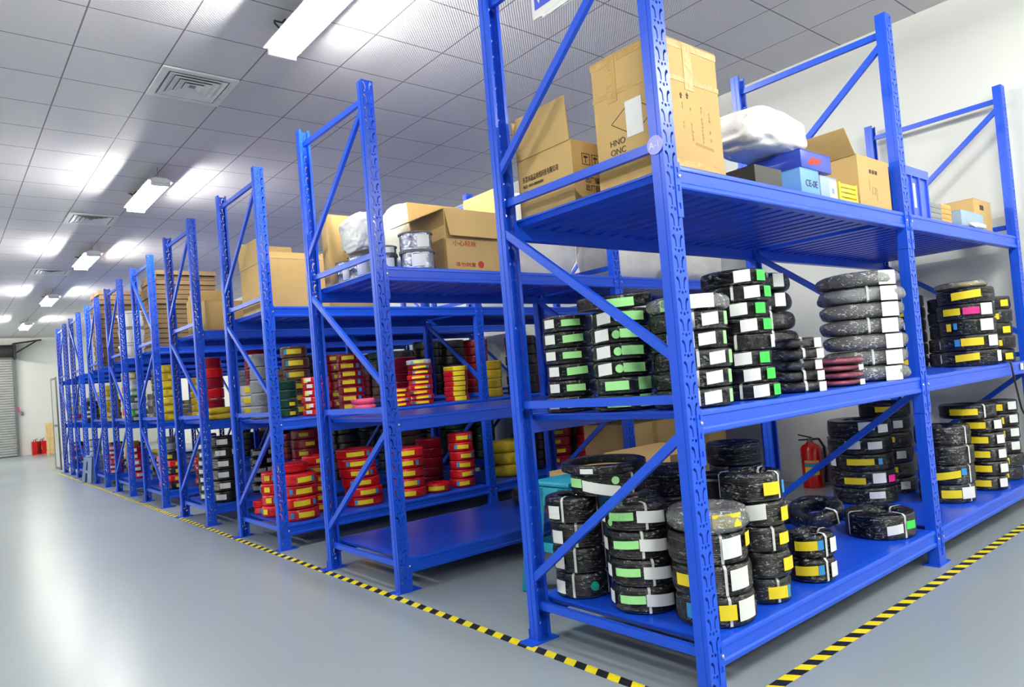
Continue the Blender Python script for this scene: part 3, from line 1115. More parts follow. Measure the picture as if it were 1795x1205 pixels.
stack('with yellow tag right of middle post, middle shelf', 3.50, 0.2, ZM, 5, 0.165, 0.102, 'black',
      lambda i, r: [[('y', -6, 0.13, 0.35, 0.8, 0.01), ('w', 66, 0.05, 0.2, 0.9)], [('b', -22, 0.03, 0.3, 0.75), ('y', 6, 0.12, 0.3, 0.8), ('w', 50, 0.07, 0.2, 0.9)], [('y', -36, 0.03, 0.3, 0.8), ('b', -22, 0.02, 0.4, 0.8), ('w', 40, 0.085, 0.2, 0.95)],
                    [('y', -26, 0.1, 0.3, 0.75), ('p', 12, 0.09, 0.3, 0.75), ('w', 44, 0.08, 0.2, 0.95)], [('y', 2, 0.16, 0.3, 0.8, 0.012)]][i], film='film', group=g2)
coil(3.52, 0.22, ZM + 0.002 + 5 * 0.105, 0.14, 0.05, 'yellow', [], 'yellow bagged coil topping the yellow tagged stack right of the middle post', g2, style='bag', film='film_hazy', holes=0.3)
stack('with white tag, second stack right of middle post, middle shelf', 3.78, 0.42, ZM, 5, 0.11, 0.096, 'black',
      lambda i, r: [('w', 0, 0.08, 0.2, 0.85), ('y', 46, 0.06, 0.2, 0.7)], film='film', group=g2)
stack('with yellow tag at far right end, middle shelf', 3.86, 0.15, ZM, 5, 0.11, 0.09, 'black',
      lambda i, r: [('y', -8, 0.1, 0.25, 0.7)] if i % 2 else [('w', -6, 0.06, 0.2, 0.9, 0.03), ('y', 40, 0.05, 0.2, 0.7)], film='film', group=g2)

# --- second rack: almost empty, one wrapped coil
Y2 = ROWS[1][1]
coil(1.66, Y2 + 0.70, ZB + 0.002, 0.18, 0.1, 'black', [], 'lone black coil in cloudy wrap on the second rack bottom shelf', 'wire coils in stacks on the racks', 'mid', 'bag', None, holes=0.35)

# --- third rack: red coils
Y3 = ROWS[2][1]
g3 = 'red wire coils on the third rack'


def yb(c0=10, wd=0.11):
    return lambda i, r: [('y', c0 + r.uniform(-10, 10), wd, 0.25, 0.72, r.uniform(-0.004, 0.006)), ('b', c0 + (34 if i % 2 else -34), 0.028, 0.25, 0.75)]


stack('with yellow tag in the leaning stack, third rack bottom shelf', 0.875, Y3 + 0.27, ZB, 6, 0.165, 0.08, 'red', yb(8, 0.15), 'mid', group=g3, lean=(-0.012, 0.004))
stack('with yellow tag right of the leaning stack, third rack bottom shelf', 1.30, Y3 + 0.22, ZB, 5, 0.15, 0.087, 'red', yb(2, 0.13), 'mid', group=g3)
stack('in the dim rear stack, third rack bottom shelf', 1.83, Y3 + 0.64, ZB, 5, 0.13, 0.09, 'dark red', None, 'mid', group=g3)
stack('with yellow tag lying alone, third rack bottom shelf', 1.60, Y3 + 0.19, ZB, 1, 0.12, 0.085, 'red', lambda i, r: [('y', -5, 0.15, 0.25, 0.7)], 'mid', group=g3)
stack('with yellow tag beside middle post, third rack bottom', 1.90, Y3 + 0.2, ZB, 6, 0.125, 0.083, 'red', yb(14, 0.11), 'mid', group=g3)
stack('with yellow tag left of the leaning stack, third rack bottom shelf', 0.53, Y3 + 0.42, ZB, 6, 0.125, 0.076, 'red', yb(12, 0.1), 'mid', group=g3)
stack('with yellow tag in the front left stack, third rack bottom shelf', 0.245, Y3 + 0.22, ZB, 4, 0.16, 0.09, 'red', yb(16, 0.13), 'mid', group=g3)
stack('on top of the front left stack, third rack bottom shelf', 0.235, Y3 + 0.30, ZB + 0.376, 1, 0.145, 0.07, 'red', lambda i, r: [('y', -38, 0.1, 0.2, 0.75)], 'mid', group=g3)
stack('in the stack at the rear left, third rack bottom shelf', 0.20, Y3 + 0.575, ZB, 4, 0.115, 0.09, 'red', yb(-40, 0.05), 'mid', group=g3)
stack('in the small low pair, third rack bottom shelf rear corner', 0.16, Y3 + 0.8, ZB, 2, 0.075, 0.055, 'red', yb(20, 0.03), 'mid', group=g3)
stack('with yellow tag in the short stack, third rack middle shelf', 1.24, Y3 + 0.14, ZM, 4, 0.087, 0.039, 'red', yb(-5, 0.09), 'mid', group=g3)
stack('in the nine high yellow tagged stack, third rack', 1.48, Y3 + 0.17, ZM, 9, 0.115, 0.043, 'red', yb(4, 0.12), 'mid', group=g3, cols=['red'] * 6 + ['dark red', 'dark red', 'white'])
stack('with yellow tag by the middle post, third rack middle shelf', 1.92, Y3 + 0.22, ZM, 7, 0.118, 0.045, 'red', lambda i, r: [('y', 18, 0.12, 0.05, 0.95)], 'mid', group=g3, cols=['red'] * 6 + ['yellow'])
stack('in the striped stack, third rack middle shelf', 0.45, Y3 + 0.17, ZM, 6, 0.115, 0.05, 'red', lambda i, r: [('w', -30, 0.05, 0.3, 0.9)] + ([('y', -42, 0.04, 0.1, 0.9)] if i % 2 else []), 'mid', group=g3)
stack('in the dark green stack, third rack middle shelf', 0.30, Y3 + 0.46, ZM, 4, 0.1, 0.075, 'green', lambda i, r: [('y', 30, 0.05, 0.2, 0.6)] if i < 2 else [], 'mid', group='wire coils in stacks on the racks')
stack('in the brown stack with yellow tags, third rack middle shelf', 0.52, Y3 + 0.72, ZM, 6, 0.12, 0.1, 'brown', lambda i, r: [('y', 0, 0.13, 0.3, 0.75), ('b', -36, 0.03, 0.3, 0.75)], 'mid', group='wire coils in stacks on the racks')
stack('in the grey stack, third rack middle shelf rear', 0.20, Y3 + 0.74, ZM, 5, 0.095, 0.11, 'grey', None, 'mid', group='wire coils in stacks on the racks')
stack('with yellow tag in the rear stack, third rack middle shelf', 0.94, Y3 + 0.5, ZM, 7, 0.12, 0.07, 'dark red', lambda i, r: [('y', -8, 0.11, 0.3, 0.8), ('b', 38, 0.03, 0.3, 0.8)], 'mid', group=g3)
stack('in the flat pink pair, third rack middle shelf', 0.86, Y3 + 0.14, ZM, 2, 0.1, 0.05, 'pink', None, 'mid', 'bag', None, group=g3)
stack('in the yellow stack, third rack middle shelf right of the post', 2.42, Y3 + 0.3, ZM, 4, 0.115, 0.09, 'yellow', None, 'mid', group='wire coils in stacks on the racks')
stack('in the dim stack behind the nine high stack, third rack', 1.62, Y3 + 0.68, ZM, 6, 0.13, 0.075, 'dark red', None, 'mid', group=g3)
stack('right of the post, third rack bottom shelf', 2.55, Y3 + 0.3, ZB, 3, 0.16, 0.12, 'yellow', None, 'mid', 'bag', None, group='wire coils in stacks on the racks')

# --- fourth rack
Y4 = ROWS[3][1]
gf = 'wire coils in stacks on the racks'
wl = lambda i, r: [('w', -20 + r.uniform(-14, 14), 0.1, 0.25, 0.75), ('w', 45 + r.uniform(-10, 10), 0.08, 0.3, 0.8)]
stack('with white tags in the tall rear stack, fourth rack bottom shelf', 0.17, Y4 + 0.56, ZB, 8, 0.098, 0.082, 'black', wl, 'mid', group=gf)
stack('with white tags in the wide front stack, fourth rack bottom shelf', 0.26, Y4 + 0.24, ZB, 6, 0.165, 0.106, 'black', wl, 'mid', group=gf)
stack('with white tags in the right stack, fourth rack bottom shelf', 0.72, Y4 + 0.5, ZB, 5, 0.12, 0.09, 'black', wl, 'mid', group=gf)
stack('in the stack of spooled coils, fourth rack middle shelf', 0.60, Y4 + 0.24, ZM, 3, 0.155, 0.105, 'white', lambda i, r: [('y', -22, 0.11, 0.3, 0.85), ('b', 10, 0.04, 0.3, 0.8)], 'mid', group=gf)
stack('in the six high red stack, fourth rack middle shelf', 0.26, Y4 + 0.56, ZM, 6, 0.12, 0.105, 'dark red', None, 'mid', group=gf, sf=lambda i, r: (-30,), cols=['red', 'dark red'])
stack('in the low front pile, fourth rack middle shelf', 0.225, Y4 + 0.19, ZM, 2, 0.145, 0.06, 'yellow', None, 'mid', 'bag', None, group=gf)
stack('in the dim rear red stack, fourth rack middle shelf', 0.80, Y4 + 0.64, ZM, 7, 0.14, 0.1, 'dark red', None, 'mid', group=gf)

# --- guessed dark stacks added deep in the second to fourth racks, blocking wall light
for (px, py, zz, n, R, h, c, where) in (
        (2.42, Y2 + 0.30, ZM, 5, 0.16, 0.10, 'black', 'right of the middle post, second rack middle shelf'),
        (2.42, Y2 + 0.70, ZM, 6, 0.16, 0.09, 'dark red', 'in the rear right of the middle post, second rack middle shelf'),
        (2.85, Y2 + 0.35, ZM, 6, 0.17, 0.10, 'black', 'in the second stack right of the middle post, second rack'),
        (3.30, Y2 + 0.35, ZM, 6, 0.17, 0.10, 'brown', 'in the third stack right of the middle post, second rack'),
        (2.90, Y3 + 0.35, ZM, 6, 0.17, 0.10, 'black', 'deep in the third rack middle shelf'),
        (3.35, Y3 + 0.40, ZM, 6, 0.17, 0.10, 'dark red', 'deepest in the third rack middle shelf'),
        (2.98, Y3 + 0.45, ZB, 5, 0.17, 0.10, 'black', 'deep in the third rack bottom shelf'),
        (3.40, Y3 + 0.45, ZB, 5, 0.17, 0.10, 'dark red', 'deepest in the third rack bottom shelf'),
        (1.22, Y4 + 0.35, ZM, 6, 0.17, 0.10, 'black', 'in the fourth stack in, fourth rack middle shelf'),
        (1.65, Y4 + 0.40, ZM, 6, 0.17, 0.10, 'dark red', 'in the fifth stack in, fourth rack middle shelf'),
        (1.20, Y4 + 0.40, ZB, 6, 0.17, 0.10, 'dark red', 'in the fourth stack in, fourth rack bottom shelf'),
        (1.68, Y4 + 0.40, ZB, 6, 0.17, 0.10, 'black', 'in the fifth stack in, fourth rack bottom shelf')):
    stack(where, px, py, zz, n, R, h, c, (lambda i, r: [('y', r.uniform(-20, 20), 0.1, 0.3, 0.7)]) if c == 'dark red' else None, 'lo', group=None)

rd = random.Random(23)  # more guessed stacks added in the second bays, covering the bright wall
for i in (2, 3, 4, 5, 6):
    for zz in (ZM, ZB):
        for px in (2.42, 2.80, 3.18, 3.56) if i > 2 else (3.76,):
            for py in (0.26, 0.68):
                stack('deep', px, ROWS[i][1] + py, zz, rd.randint(4, 7), 0.17, 0.10, rd.choice(['black', 'black', 'brown', 'dark red', 'green', 'grey']), None, 'lo', group=None)

# --- fifth to eighth racks, smaller in view
PAL = [['red', 'dark red', 'pink'], ['white', 'grey'], ['black'], ['green', 'bright green', 'white'], ['yellow', 'red', 'white'], ['brown', 'black'], ['black', 'red'], ['yellow']]
rr = random.Random(11)
for i in range(4, 9):
    yy = ROWS[i][1]
    for zz, sh in ((ZM, 'middle'), (ZB, 'bottom')):
        for (px, py, place) in ((0.22, 0.22, 'front'), (0.25, 0.66, 'rear'), (0.58, 0.25, 'inner')) + (((0.56, 0.62, 'back'), (0.92, 0.4, 'deep')) if i > 4 else ()):
            if (i, sh, place) in ((8, 'bottom', 'inner'), (5, 'bottom', 'front')):
                continue
            pal = rr.choice(PAL)
            n = rr.randint(4, 7) if zz == ZM else rr.randint(4, 6)
            R = rr.uniform(0.11, 0.135)
            h = rr.uniform(0.06, 0.1)
            tg = rr.choice(['w', 'y', 'g', 'w', None])
            stack(f'in the {place} stack, {ROWNAME[i]} rack {sh} shelf', px, yy + py, zz, n, R, h, pal[0],
                  (lambda i_, r, tg=tg: [(tg, r.uniform(-25, 25), 0.08, 0.25, 0.75)]) if tg else None, 'lo', group='small wire coils on the racks farther away' if i < 5 else None, cols=pal)

mats, rv, rf, ri_ = [], [], [], []
for me_, mw in REST:
    m_ = me_.materials[0]
    if m_ not in mats:
        mats.append(m_)
    n0 = len(rv)
    rv += [mw @ v.co for v in me_.vertices]
    rf += [[n0 + k for k in p.vertices] for p in me_.polygons]
    ri_ += [mats.index(m_)] * len(me_.polygons)
me_ = bpy.data.meshes.new('distant_wire_coils')
me_.from_pydata(rv, [], rf)
me_.polygons.foreach_set('material_index', ri_)
for m_ in mats:
    me_.materials.append(m_)
me_.shade_smooth()
me_.set_sharp_from_angle(angle=radians(50))
o = link('distant_wire_coils', me_)
o['kind'] = 'stuff'
tag(o, 'remaining small wire coils on the farthest racks, with dark ones added deep inside', 'wire coils')

# ------------------------------------------------------------------ cartons and other goods on the top shelves


def panel(mb, a, b, t=0.005):
    mb.box(a, b)


def open_carton(name, loc, sx, sy, sz, label, flaps=(), group=None, m='carton', rz=0.0):
    """four walls and a floor; flaps: (side, length, angle from vertical, outward positive)"""
    t = 0.006
    o = empty('cardboard_box', loc, label, 'cardboard box', group, rz)
    mb = MB()
    mb.box((0, 0, 0.001), (sx, sy, t))
    mb.box((0, 0, t), (t, sy, sz)).box((sx - t, 0, t), (sx, sy, sz))
    mb.box((t, 0, t), (sx - t, t, sz)).box((t, sy - t, t), (sx - t, sy, sz))
    mb.obj('box_body', M[m], o)
    for side, ln, ang in flaps:
        a = radians(ang)
        up, out = ln * cos(a), ln * sin(a)
        if side == 'left':
            p = [(0, 0.004, sz), (0, sy - 0.004, sz), (-out, sy - 0.01, sz + up), (-out, 0.01, sz + up)]
        elif side == 'right':
            p = [(sx, sy - 0.004, sz), (sx, 0.004, sz), (sx + out, 0.01, sz + up), (sx + out, sy - 0.01, sz + up)]
        elif side == 'front':
            p = [(sx - 0.004, 0, sz), (0.004, 0, sz), (0.01, -out, sz + up), (sx - 0.01, -out, sz + up)]
        else:
            p = [(0.004, sy, sz), (sx - 0.004, sy, sz), (sx - 0.01, sy + out, sz + up), (0.01, sy + out, sz + up)]
        MB().quad(p, -0.005).obj('flap', M[m], o)
    return o


def solid_box(name, loc, s, label, cat, m, lid=None, group=None, rz=0.0):
    """closed box with a lid seam: body and lid flaps"""
    o = empty(name, loc, label, cat, group, rz)
    sx, sy, sz = s
    MB().box((0, 0, 0.001), (sx, sy, sz), min(0.004, sz * 0.1)).obj('box_body', M[m], o)
    mb = MB()
    mb.box((0.001, 0.001, sz), (sx - 0.001, sy / 2 - 0.001, sz + 0.003)).obj('lid_flap', M[lid or m], o)
    MB().box((0.001, sy / 2 + 0.001, sz), (sx - 0.001, sy - 0.001, sz + 0.003)).obj('lid_flap', M[lid or m], o)
    return o


# big taped carton behind the front post
bx = solid_box('cardboard_box', (0.092, 0.06, ZT), (0.385, 0.325, 0.515), 'tall taped brown cardboard box behind the front post, top shelf of nearest rack', 'cardboard box', 'carton')
W_, D_, H_ = 0.385, 0.325, 0.515
for z0, z1 in ((0.485, 0.512), (0.355, 0.375), (0.003, 0.05)):
    mb = MB()
    e = 0.0012
    mb.box((-e, -e, z0), (W_ + e, 0, z1)).box((-e, D_, z0), (W_ + e, D_ + e, z1)).box((-e, 0, z0), (0, D_, z1)).box((W_, 0, z0), (W_ + e, D_, z1))
    mb.obj('packing_tape', M['tape'], bx)
MB().box((0.16, -0.0018, 0.33), (0.215, -0.0002, 0.513)).obj('packing_tape', M['tape'], bx)
MB().box((-0.0018, 0.20, 0.33), (-0.0002, 0.25, 0.513)).obj('packing_tape', M['tape'], bx)
MB().box((-0.0022, 0.085, 0.17), (-0.0006, 0.165, 0.31)).obj('shipping_label', M['white_tag'], bx)
mb = MB()
for p, q in (((0.03, 0.24), (0.13, 0.31)), ((0.13, 0.31), (0.24, 0.245)), ((0.24, 0.245), (0.13, 0.17)), ((0.13, 0.17), (0.03, 0.24))):
    mb.bar((-0.0003, p[0], p[1]), (-0.0003, q[0], q[1]), 0.003, 0.0008, (1, 0, 0))
mb.obj('printed_diamond', M['ink'], bx)
text('HNO', 0.034, M['ink'], bx, 'printed_text', (-0.0012, 0.255, 0.158), pi / 2, 0, -pi / 2)
text('ONC', 0.034, M['ink'], bx, 'printed_text', (-0.0012, 0.255, 0.122), pi / 2, 0, -pi / 2)
rm = random.Random(4)
mb = MB()
for cx in (0.13, 0.18, 0.25, 0.3):
    z = 0.27
    while z > 0.12:
        if rm.random() < 0.72:
            w_ = rm.uniform(0.006, 0.014)
            mb.box((cx, -0.0008, z), (cx + w_, -0.0002, z + rm.uniform(0.003, 0.009)))
            mb.box((cx + w_ * 0.4, -0.0008, z - 0.005), (cx + w_ * 0.4 + 0.002, -0.0002, z + 0.008))
        z -= 0.015
for k in range(11):
    mb.box((0.2 + k * 0.011, -0.0008, 0.118 - k * 0.001), (0.2 + k * 0.011 + 0.007, -0.0002, 0.130 - k * 0.001))
mb.obj('printed_text', M['carton_edge'], bx)['kind'] = 'stuff'
for ax, az_, d in ((0.125, 0.29, 1), (0.165, 0.295, 1)):
    MB().prism([(ax, az_), (ax + 0.008, az_), (ax + 0.008, az_ + 0.012), (ax + 0.013, az_ + 0.012), (ax + 0.004, az_ + 0.024), (ax - 0.005, az_ + 0.012), (ax, az_ + 0.012)], 'y', -0.0012, -0.0002).obj('printed_arrow', M['ink'], bx)

# opened carton with upright flap
bx = open_carton('cardboard_box', (0.105, 0.54, ZT), 0.32, 0.34, 0.27, 'open brown cardboard box with tall upright flap, Chinese print, top shelf of nearest rack',
                 [('left', 0.19, 2), ('right', 0.17, 60), ('back', 0.2, 10)])
MB().box((0.004, 0.346, 0.003), (0.2, 0.352, 0.44)).obj('flap', M['carton_edge'], bx)
text('东莞市晶品电线科技有限公司', 0.03, M['ink'], bx, 'printed_text', (-0.0015, 0.318, 0.165), pi / 2, 0, -pi / 2, sx=0.6)
text('电话: 0769-88000000', 0.018, M['ink'], bx, 'printed_text', (-0.0015, 0.318, 0.138), pi / 2, 0, -pi / 2, sx=0.85)
text('传真: 0769-88000000', 0.018, M['ink'], bx, 'printed_text', (-0.0015, 0.318, 0.11), pi / 2, 0, -pi / 2, sx=0.85)
for k in range(2):
    x0 = 0.06 + k * 0.06
    mb = MB()
    for a, b in (((x0, 0.17), (x0 + 0.05, 0.173)), ((x0, 0.217), (x0 + 0.05, 0.22)), ((x0, 0.17), (x0 + 0.003, 0.22)), ((x0 + 0.047, 0.17), (x0 + 0.05, 0.22)), ((x0 + 0.02, 0.178), (x0 + 0.024, 0.21)), ((x0 + 0.012, 0.2), (x0 + 0.036, 0.208))):
        mb.box((a[0], -0.001, a[1]), (b[0], -0.0002, b[1]))
    mb.obj('printed_symbol', M['ink'], bx)
text('出厂编号', 0.03, M['ink'], bx, 'printed_text', (0.07, -0.0012, 0.095), pi / 2, 0, 0)
text('出厂日期', 0.03, M['ink'], bx, 'printed_text', (0.07, -0.0012, 0.06), pi / 2, 0, 0)

# right part of the first bay
bx = open_carton('black_tray', (0.70, 0.06, ZT), 0.22, 0.3, 0.10, 'shallow black open tray box at the shelf edge, top shelf of nearest rack', m='black_card')
bx['category'] = 'tray'
bx = solid_box('product_box', (1.07, 0.05, ZT), (0.175, 0.3, 0.13), 'light blue printed box with black lettering below the white bag, top shelf', 'box', 'box_blue')
text('CE-0E', 0.045, M['ink'], bx, 'printed_text', (0.04, -0.001, 0.05), pi / 2, 0, 0)
bx = solid_box('product_box', (1.255, 0.05, ZT), (0.165, 0.3, 0.115), 'pale blue and white printed box beside the yellow crate, top shelf', 'box', 'light_blue')
MB().box((0.085, -0.0012, 0.01), (0.16, -0.0002, 0.105)).obj('white_panel', M['white_tag'], bx)
MB().box((0.105, -0.002, 0.04), (0.13, -0.0014, 0.065)).obj('printed_square', M['box_blue'], bx)
bx = solid_box('product_box', (1.10, 0.055, ZT + 0.137), (0.29, 0.27, 0.085), 'deep blue printed box stacked under the white plastic bag, top shelf', 'box', 'box_blue_dark')
MB().prism([(0.05, 0.02), (0.16, 0.03), (0.2, 0.055), (0.1, 0.06)], 'y', -0.0012, -0.0002).obj('printed_streak', M['red_ink'], bx)
o = MB().lump((1.10, 0.25, ZT + 0.325), (0.33, 0.17, 0.12), 3, 0.12, 3.2, 6).obj('plastic_bag', M['bag'], None, 180)
tag(o, 'crumpled white plastic bag lying over blue boxes, top shelf of nearest rack', 'plastic bag')
o.location = (0, 0, 0.01)
bx = empty('parts_crate', (1.43, 0.045, ZT), 'small yellow slatted plastic crate beside the carton, top shelf of nearest rack', 'plastic crate')
MB().box((0, 0, 0.001), (0.19, 0.25, 0.006)).obj('crate_base', M['yellow_crate'], bx)
for z0 in (0.012, 0.036, 0.06, 0.084):
    MB().box((0, 0, z0), (0.19, 0.005, z0 + 0.016)).box((0, 0.245, z0), (0.19, 0.25, z0 + 0.016)).box((0, 0.005, z0), (0.005, 0.245, z0 + 0.016)).box((0.185, 0.005, z0), (0.19, 0.245, z0 + 0.016)).obj('slat_band', M['yellow_crate'], bx)
for x0 in (-0.002, 0.178):
    for y0 in (-0.002, 0.238):
        MB().box((x0, y0, 0.002), (x0 + 0.014, y0 + 0.014, 0.105)).obj('corner_post', M['yellow_crate'], bx)
bx = open_carton('cardboard_box', (1.655, 0.045, ZT), 0.375, 0.40, 0.275, 'open brown cardboard box with raised pale flap left of the middle post', [('left', 0.15, 35), ('back', 0.17, -8)])
for k in range(3):
    MB().box((0.13 + 0.035 * k, -0.001, 0.19), (0.155 + 0.035 * k, -0.0002, 0.21)).obj('printed_symbol', M['ink'], bx)
text('17', 0.06, M['carton_edge'], bx, 'printed_text', (0.14, -0.0012, 0.08), pi / 2, 0, 0)
MB().box((0.12, -0.0008, 0.1), (0.128, -0.0002, 0.16)).obj('printed_mark', M['carton_edge'], bx)
MB().box((0.2, -0.0008, 0.05), (0.212, -0.0002, 0.12)).obj('printed_mark', M['carton_edge'], bx)

# second bay
bx = empty('storage_crate', (2.175, 0.04, ZT), 'blue ribbed plastic storage crate right of the middle post, top shelf', 'plastic crate')
cw, cd, ch = 0.36, 0.45, 0.285
mb = MB()
t = 0.006
mb.box((0, 0, 0.001), (cw, cd, t)).box((0, 0, t), (cw, t, ch)).box((0, cd - t, t), (cw, cd, ch)).box((0, t, t), (t, cd - t, ch)).box((cw - t, t, t), (cw, cd - t, ch))
mb.obj('crate_body', M['crate'], bx)
mb = MB()
mb.box((-0.012, -0.012, ch - 0.05), (cw + 0.012, -0.0005, ch)).box((-0.012, cd + 0.0005, ch - 0.05), (cw + 0.012, cd + 0.012, ch)).box((-0.012, -0.0005, ch - 0.05), (-0.0005, cd + 0.0005, ch)).box((cw + 0.0005, -0.0005, ch - 0.05), (cw + 0.012, cd + 0.0005, ch))
mb.obj('crate_rim', M['crate'], bx)
for rx_ in (0.0, 0.115, 0.225, 0.345):
    MB().box((rx_, -0.011, 0.012), (rx_ + 0.014, -0.0005, ch - 0.05)).obj('side_rib', M['crate'], bx)
for ry in (0.0, 0.15, 0.29, 0.436):
    MB().box((-0.011, ry, 0.012), (-0.0005, ry + 0.014, ch - 0.05)).obj('side_rib', M['crate'], bx)
MB().box((0.155, -0.0012, 0.06), (0.19, -0.0003, 0.2)).obj('paper_label', M['white_tag'], bx)
gf2 = 'folders stacked on the second bay of the top shelf'
for k in range(4):
    o = MB().box((0, 0, 0), (0.2, 0.28, 0.031), 0.003).obj('document_folder', M['paper_grey'])
    o.location = (2.60 + 0.006 * (k % 2), 0.06, ZT + 0.001 + k * 0.032)
    tag(o, f'{ORD[k] if k < 3 else "top"} grey folder in the stack beside the blue storage crate', 'folder', gf2)
o = MB().lump((2.72, 0.2, ZT + 0.195), (0.11, 0.12, 0.06), 9, 0.25, 6.0, 4).obj('cloth_bundle', M['mint'], None, 180)
tag(o, 'mint green cloth bundle on the grey folders beside the blue storage crate', 'cloth')
for k in range(5):
    o = MB().box((0, 0, 0), (0.17, 0.26, 0.03), 0.003).obj('document_folder', M['orange_card'])
    o.location = (2.92 + 0.006 * (k % 2), 0.1, ZT + 0.001 + k * 0.031)
    tag(o, f'{ORD[k] if k < 4 else "top"} orange folder in the stack left of the light blue box', 'folder', gf2)
for k in range(5):
    o = MB().box((0, 0, 0), (0.16, 0.26, 0.03), 0.003).obj('document_folder', M['paper_grey'])
    o.location = (3.11 + 0.006 * (k % 2), 0.44, ZT + 0.001 + k * 0.031)
    tag(o, f'{ORD[k] if k < 4 else "top"} grey folder in the stack behind the light blue box', 'folder', gf2)
solid_box('product_box', (3.14, 0.06, ZT), (0.42, 0.3, 0.125), 'plain light blue box right of the orange folders, top shelf', 'box', 'light_blue')
bx = solid_box('cardboard_box', (3.60, 0.12, ZT), (0.36, 0.4, 0.26), 'brown cardboard box at the right end of the top shelf', 'cardboard box', 'carton')
MB().box((0.12, -0.001, 0.19), (0.2, -0.0002, 0.225)).obj('printed_mark', M['ink'], bx)
o = MB().lump((3.29, 0.022, ZT + 0.02), (0.14, 0.03, 0.022), 5, 0.3, 5, 4).obj('crumpled_paper', M['white_tag'], None, 180)
tag(o, 'crumpled white paper at the shelf edge before the light blue box', 'paper')

# disc on the post and hanging sheet
t_ = empty('number_disc', (-0.0035, 0.03, 1.965), 'round pale violet disc reading A-1 on the nearest rack post', 'sign')
M['disc'] = mat('pale_violet_disc', (132, 140, 236), 0.3)
mb = MB()
mb.lathe([(0, 0), (0.034, 0), (0.034, 0.0025), (0, 0.0025)], 28)
me_ = mb.mesh('disc', M['disc'], 40)
me_.transform(Matrix.Rotation(-pi / 2, 4, 'Y'))
link('disc', me_, t_)
text('A-1', 0.034, M['white_plastic'], t_, 'disc_text', (-0.0032, 0.0, -0.011), pi / 2, 0, -pi / 2, 'CENTER')
sg = empty('hanging_sign', (-0.012, 0.22, 2.665), 'white hanging sign with blue band and white lettering at the top of the nearest rack', 'sign')
MB().box((-0.002, 0, 0), (0.002, 0.36, 0.245)).obj('sign_sheet', M['white_plastic'], sg)
MB().box((-0.0032, 0.02, 0.035), (-0.0022, 0.345, 0.12)).obj('blue_band', M['blue_ink'], sg)
text('Warehouse', 0.062, M['white_plastic'], sg, 'sign_text', (-0.0036, 0.335, 0.055), pi / 2, 0, -pi / 2)
MB().lump((0, 0.18, -0.004), (0.003, 0.17, 0.014), 2, 0.5, 8, 4, False).obj('plastic_fringe', M['bag'], sg, 180)

# ------------------------------------------------------------------ second rack, top shelf


def spool(x, y, z, R, h, label, lab_deg=25.0):
    o = empty('wire_spool', (x, y, z), label, 'wire spool', 'silver wire spools on the second rack')
    mb = MB()
    mb.lathe([(R * 0.3, 0.008), (R * 0.93, 0.008), (R * 0.93, h - 0.008), (R * 0.3, h - 0.008)], 32, closed=True)
    mb.obj('wire_winding', M['spool_wire'], o, 40)
    for z0 in (0.0, h - 0.008):
        MB().lathe([(R * 0.25, z0), (R, z0), (R, z0 + 0.0075), (R * 0.25, z0 + 0.0075)], 32, closed=True).obj('flange', M['spool_rim'], o, 40)
    az = math.atan2(CAMXY.y - y, CAMXY.x - x)
    c = link('paper_label', lab_mesh(R * 0.93, h * 0.16, h * 0.8, 0.09 / R / 2, 'white_tag', 0.006), o)
    c.rotation_euler = (0, 0, az + radians(lab_deg))
    return o


ZS = ZT + 0.002
spool(0.385, Y2 + 0.15, ZS, 0.115, 0.118, 'lower silver wire spool of the pair beside the big open carton', 4)
spool(0.38, Y2 + 0.15, ZS + 0.12, 0.11, 0.118, 'upper silver wire spool of the pair beside the big open carton', 28)
spool(0.235, Y2 + 0.32, ZS, 0.098, 0.12, 'lower silver wire spool behind the second rack front post', 20)
spool(0.24, Y2 + 0.31, ZS + 0.122, 0.085, 0.055, 'small silver wire spool topping the one behind the front post', 20)
spool(0.185, Y2 + 0.515, ZS, 0.09, 0.155, 'dark spool with white paper behind the end brace, second rack', 10)
spool(0.19, Y2 + 0.70, ZS, 0.09, 0.15, 'rearmost silver wire spool at the second rack left end', 0)
bx = open_carton('cardboard_box', (0.56, Y2 + 0.07, ZT), 0.46, 0.42, 0.41, 'big open brown carton with folded front flap and red print, second rack',
                 [('left', 0.17, 112), ('front', 0.19, 168), ('right', 0.19, 5), ('back', 0.15, 10)])
text('小心轻放', 0.04, M['red_ink'], bx, 'printed_text', (0.05, -0.0015, 0.17), pi / 2, 0, 0, sx=1.2)
text('请勿倒置', 0.03, M['red_ink'], bx, 'printed_text', (0.06, -0.0015, 0.035), pi / 2, 0, 0, sx=1.4)
MB().lathe([(0, 0), (0.024, 0), (0.024, 0.001), (0, 0.001)], 16).obj('printed_emblem', M['red_ink'], bx).matrix_local = Matrix.Translation((0.27, -0.0003, 0.05)) @ Matrix.Rotation(pi / 2, 4, 'X')
o = MB().lump((0.82, Y2 + 0.72, ZT + 0.31), (0.42, 0.19, 0.33), 12, 0.12, 3.5, 5).obj('foam_bundle', M['foam'], None, 180)
tag(o, 'soft white foam bundle swelling up behind the big open carton', 'foam bundle')
o.location.z = 0.0
o = MB().lump((0.22, Y2 + 0.55, ZT + 0.315), (0.12, 0.21, 0.15), 21, 0.14, 5, 5).obj('bubble_wrap_bag', M['bag'], None, 180)
tag(o, 'whitish bubble wrap bag above the end spools, second rack', 'plastic bag')
bx = solid_box('cardboard_box', (0.098, Y2 + 0.80, ZT), (0.30, 0.09, 0.50), 'plastic wrapped brown carton at the second rack rear left corner', 'cardboard box', 'carton')
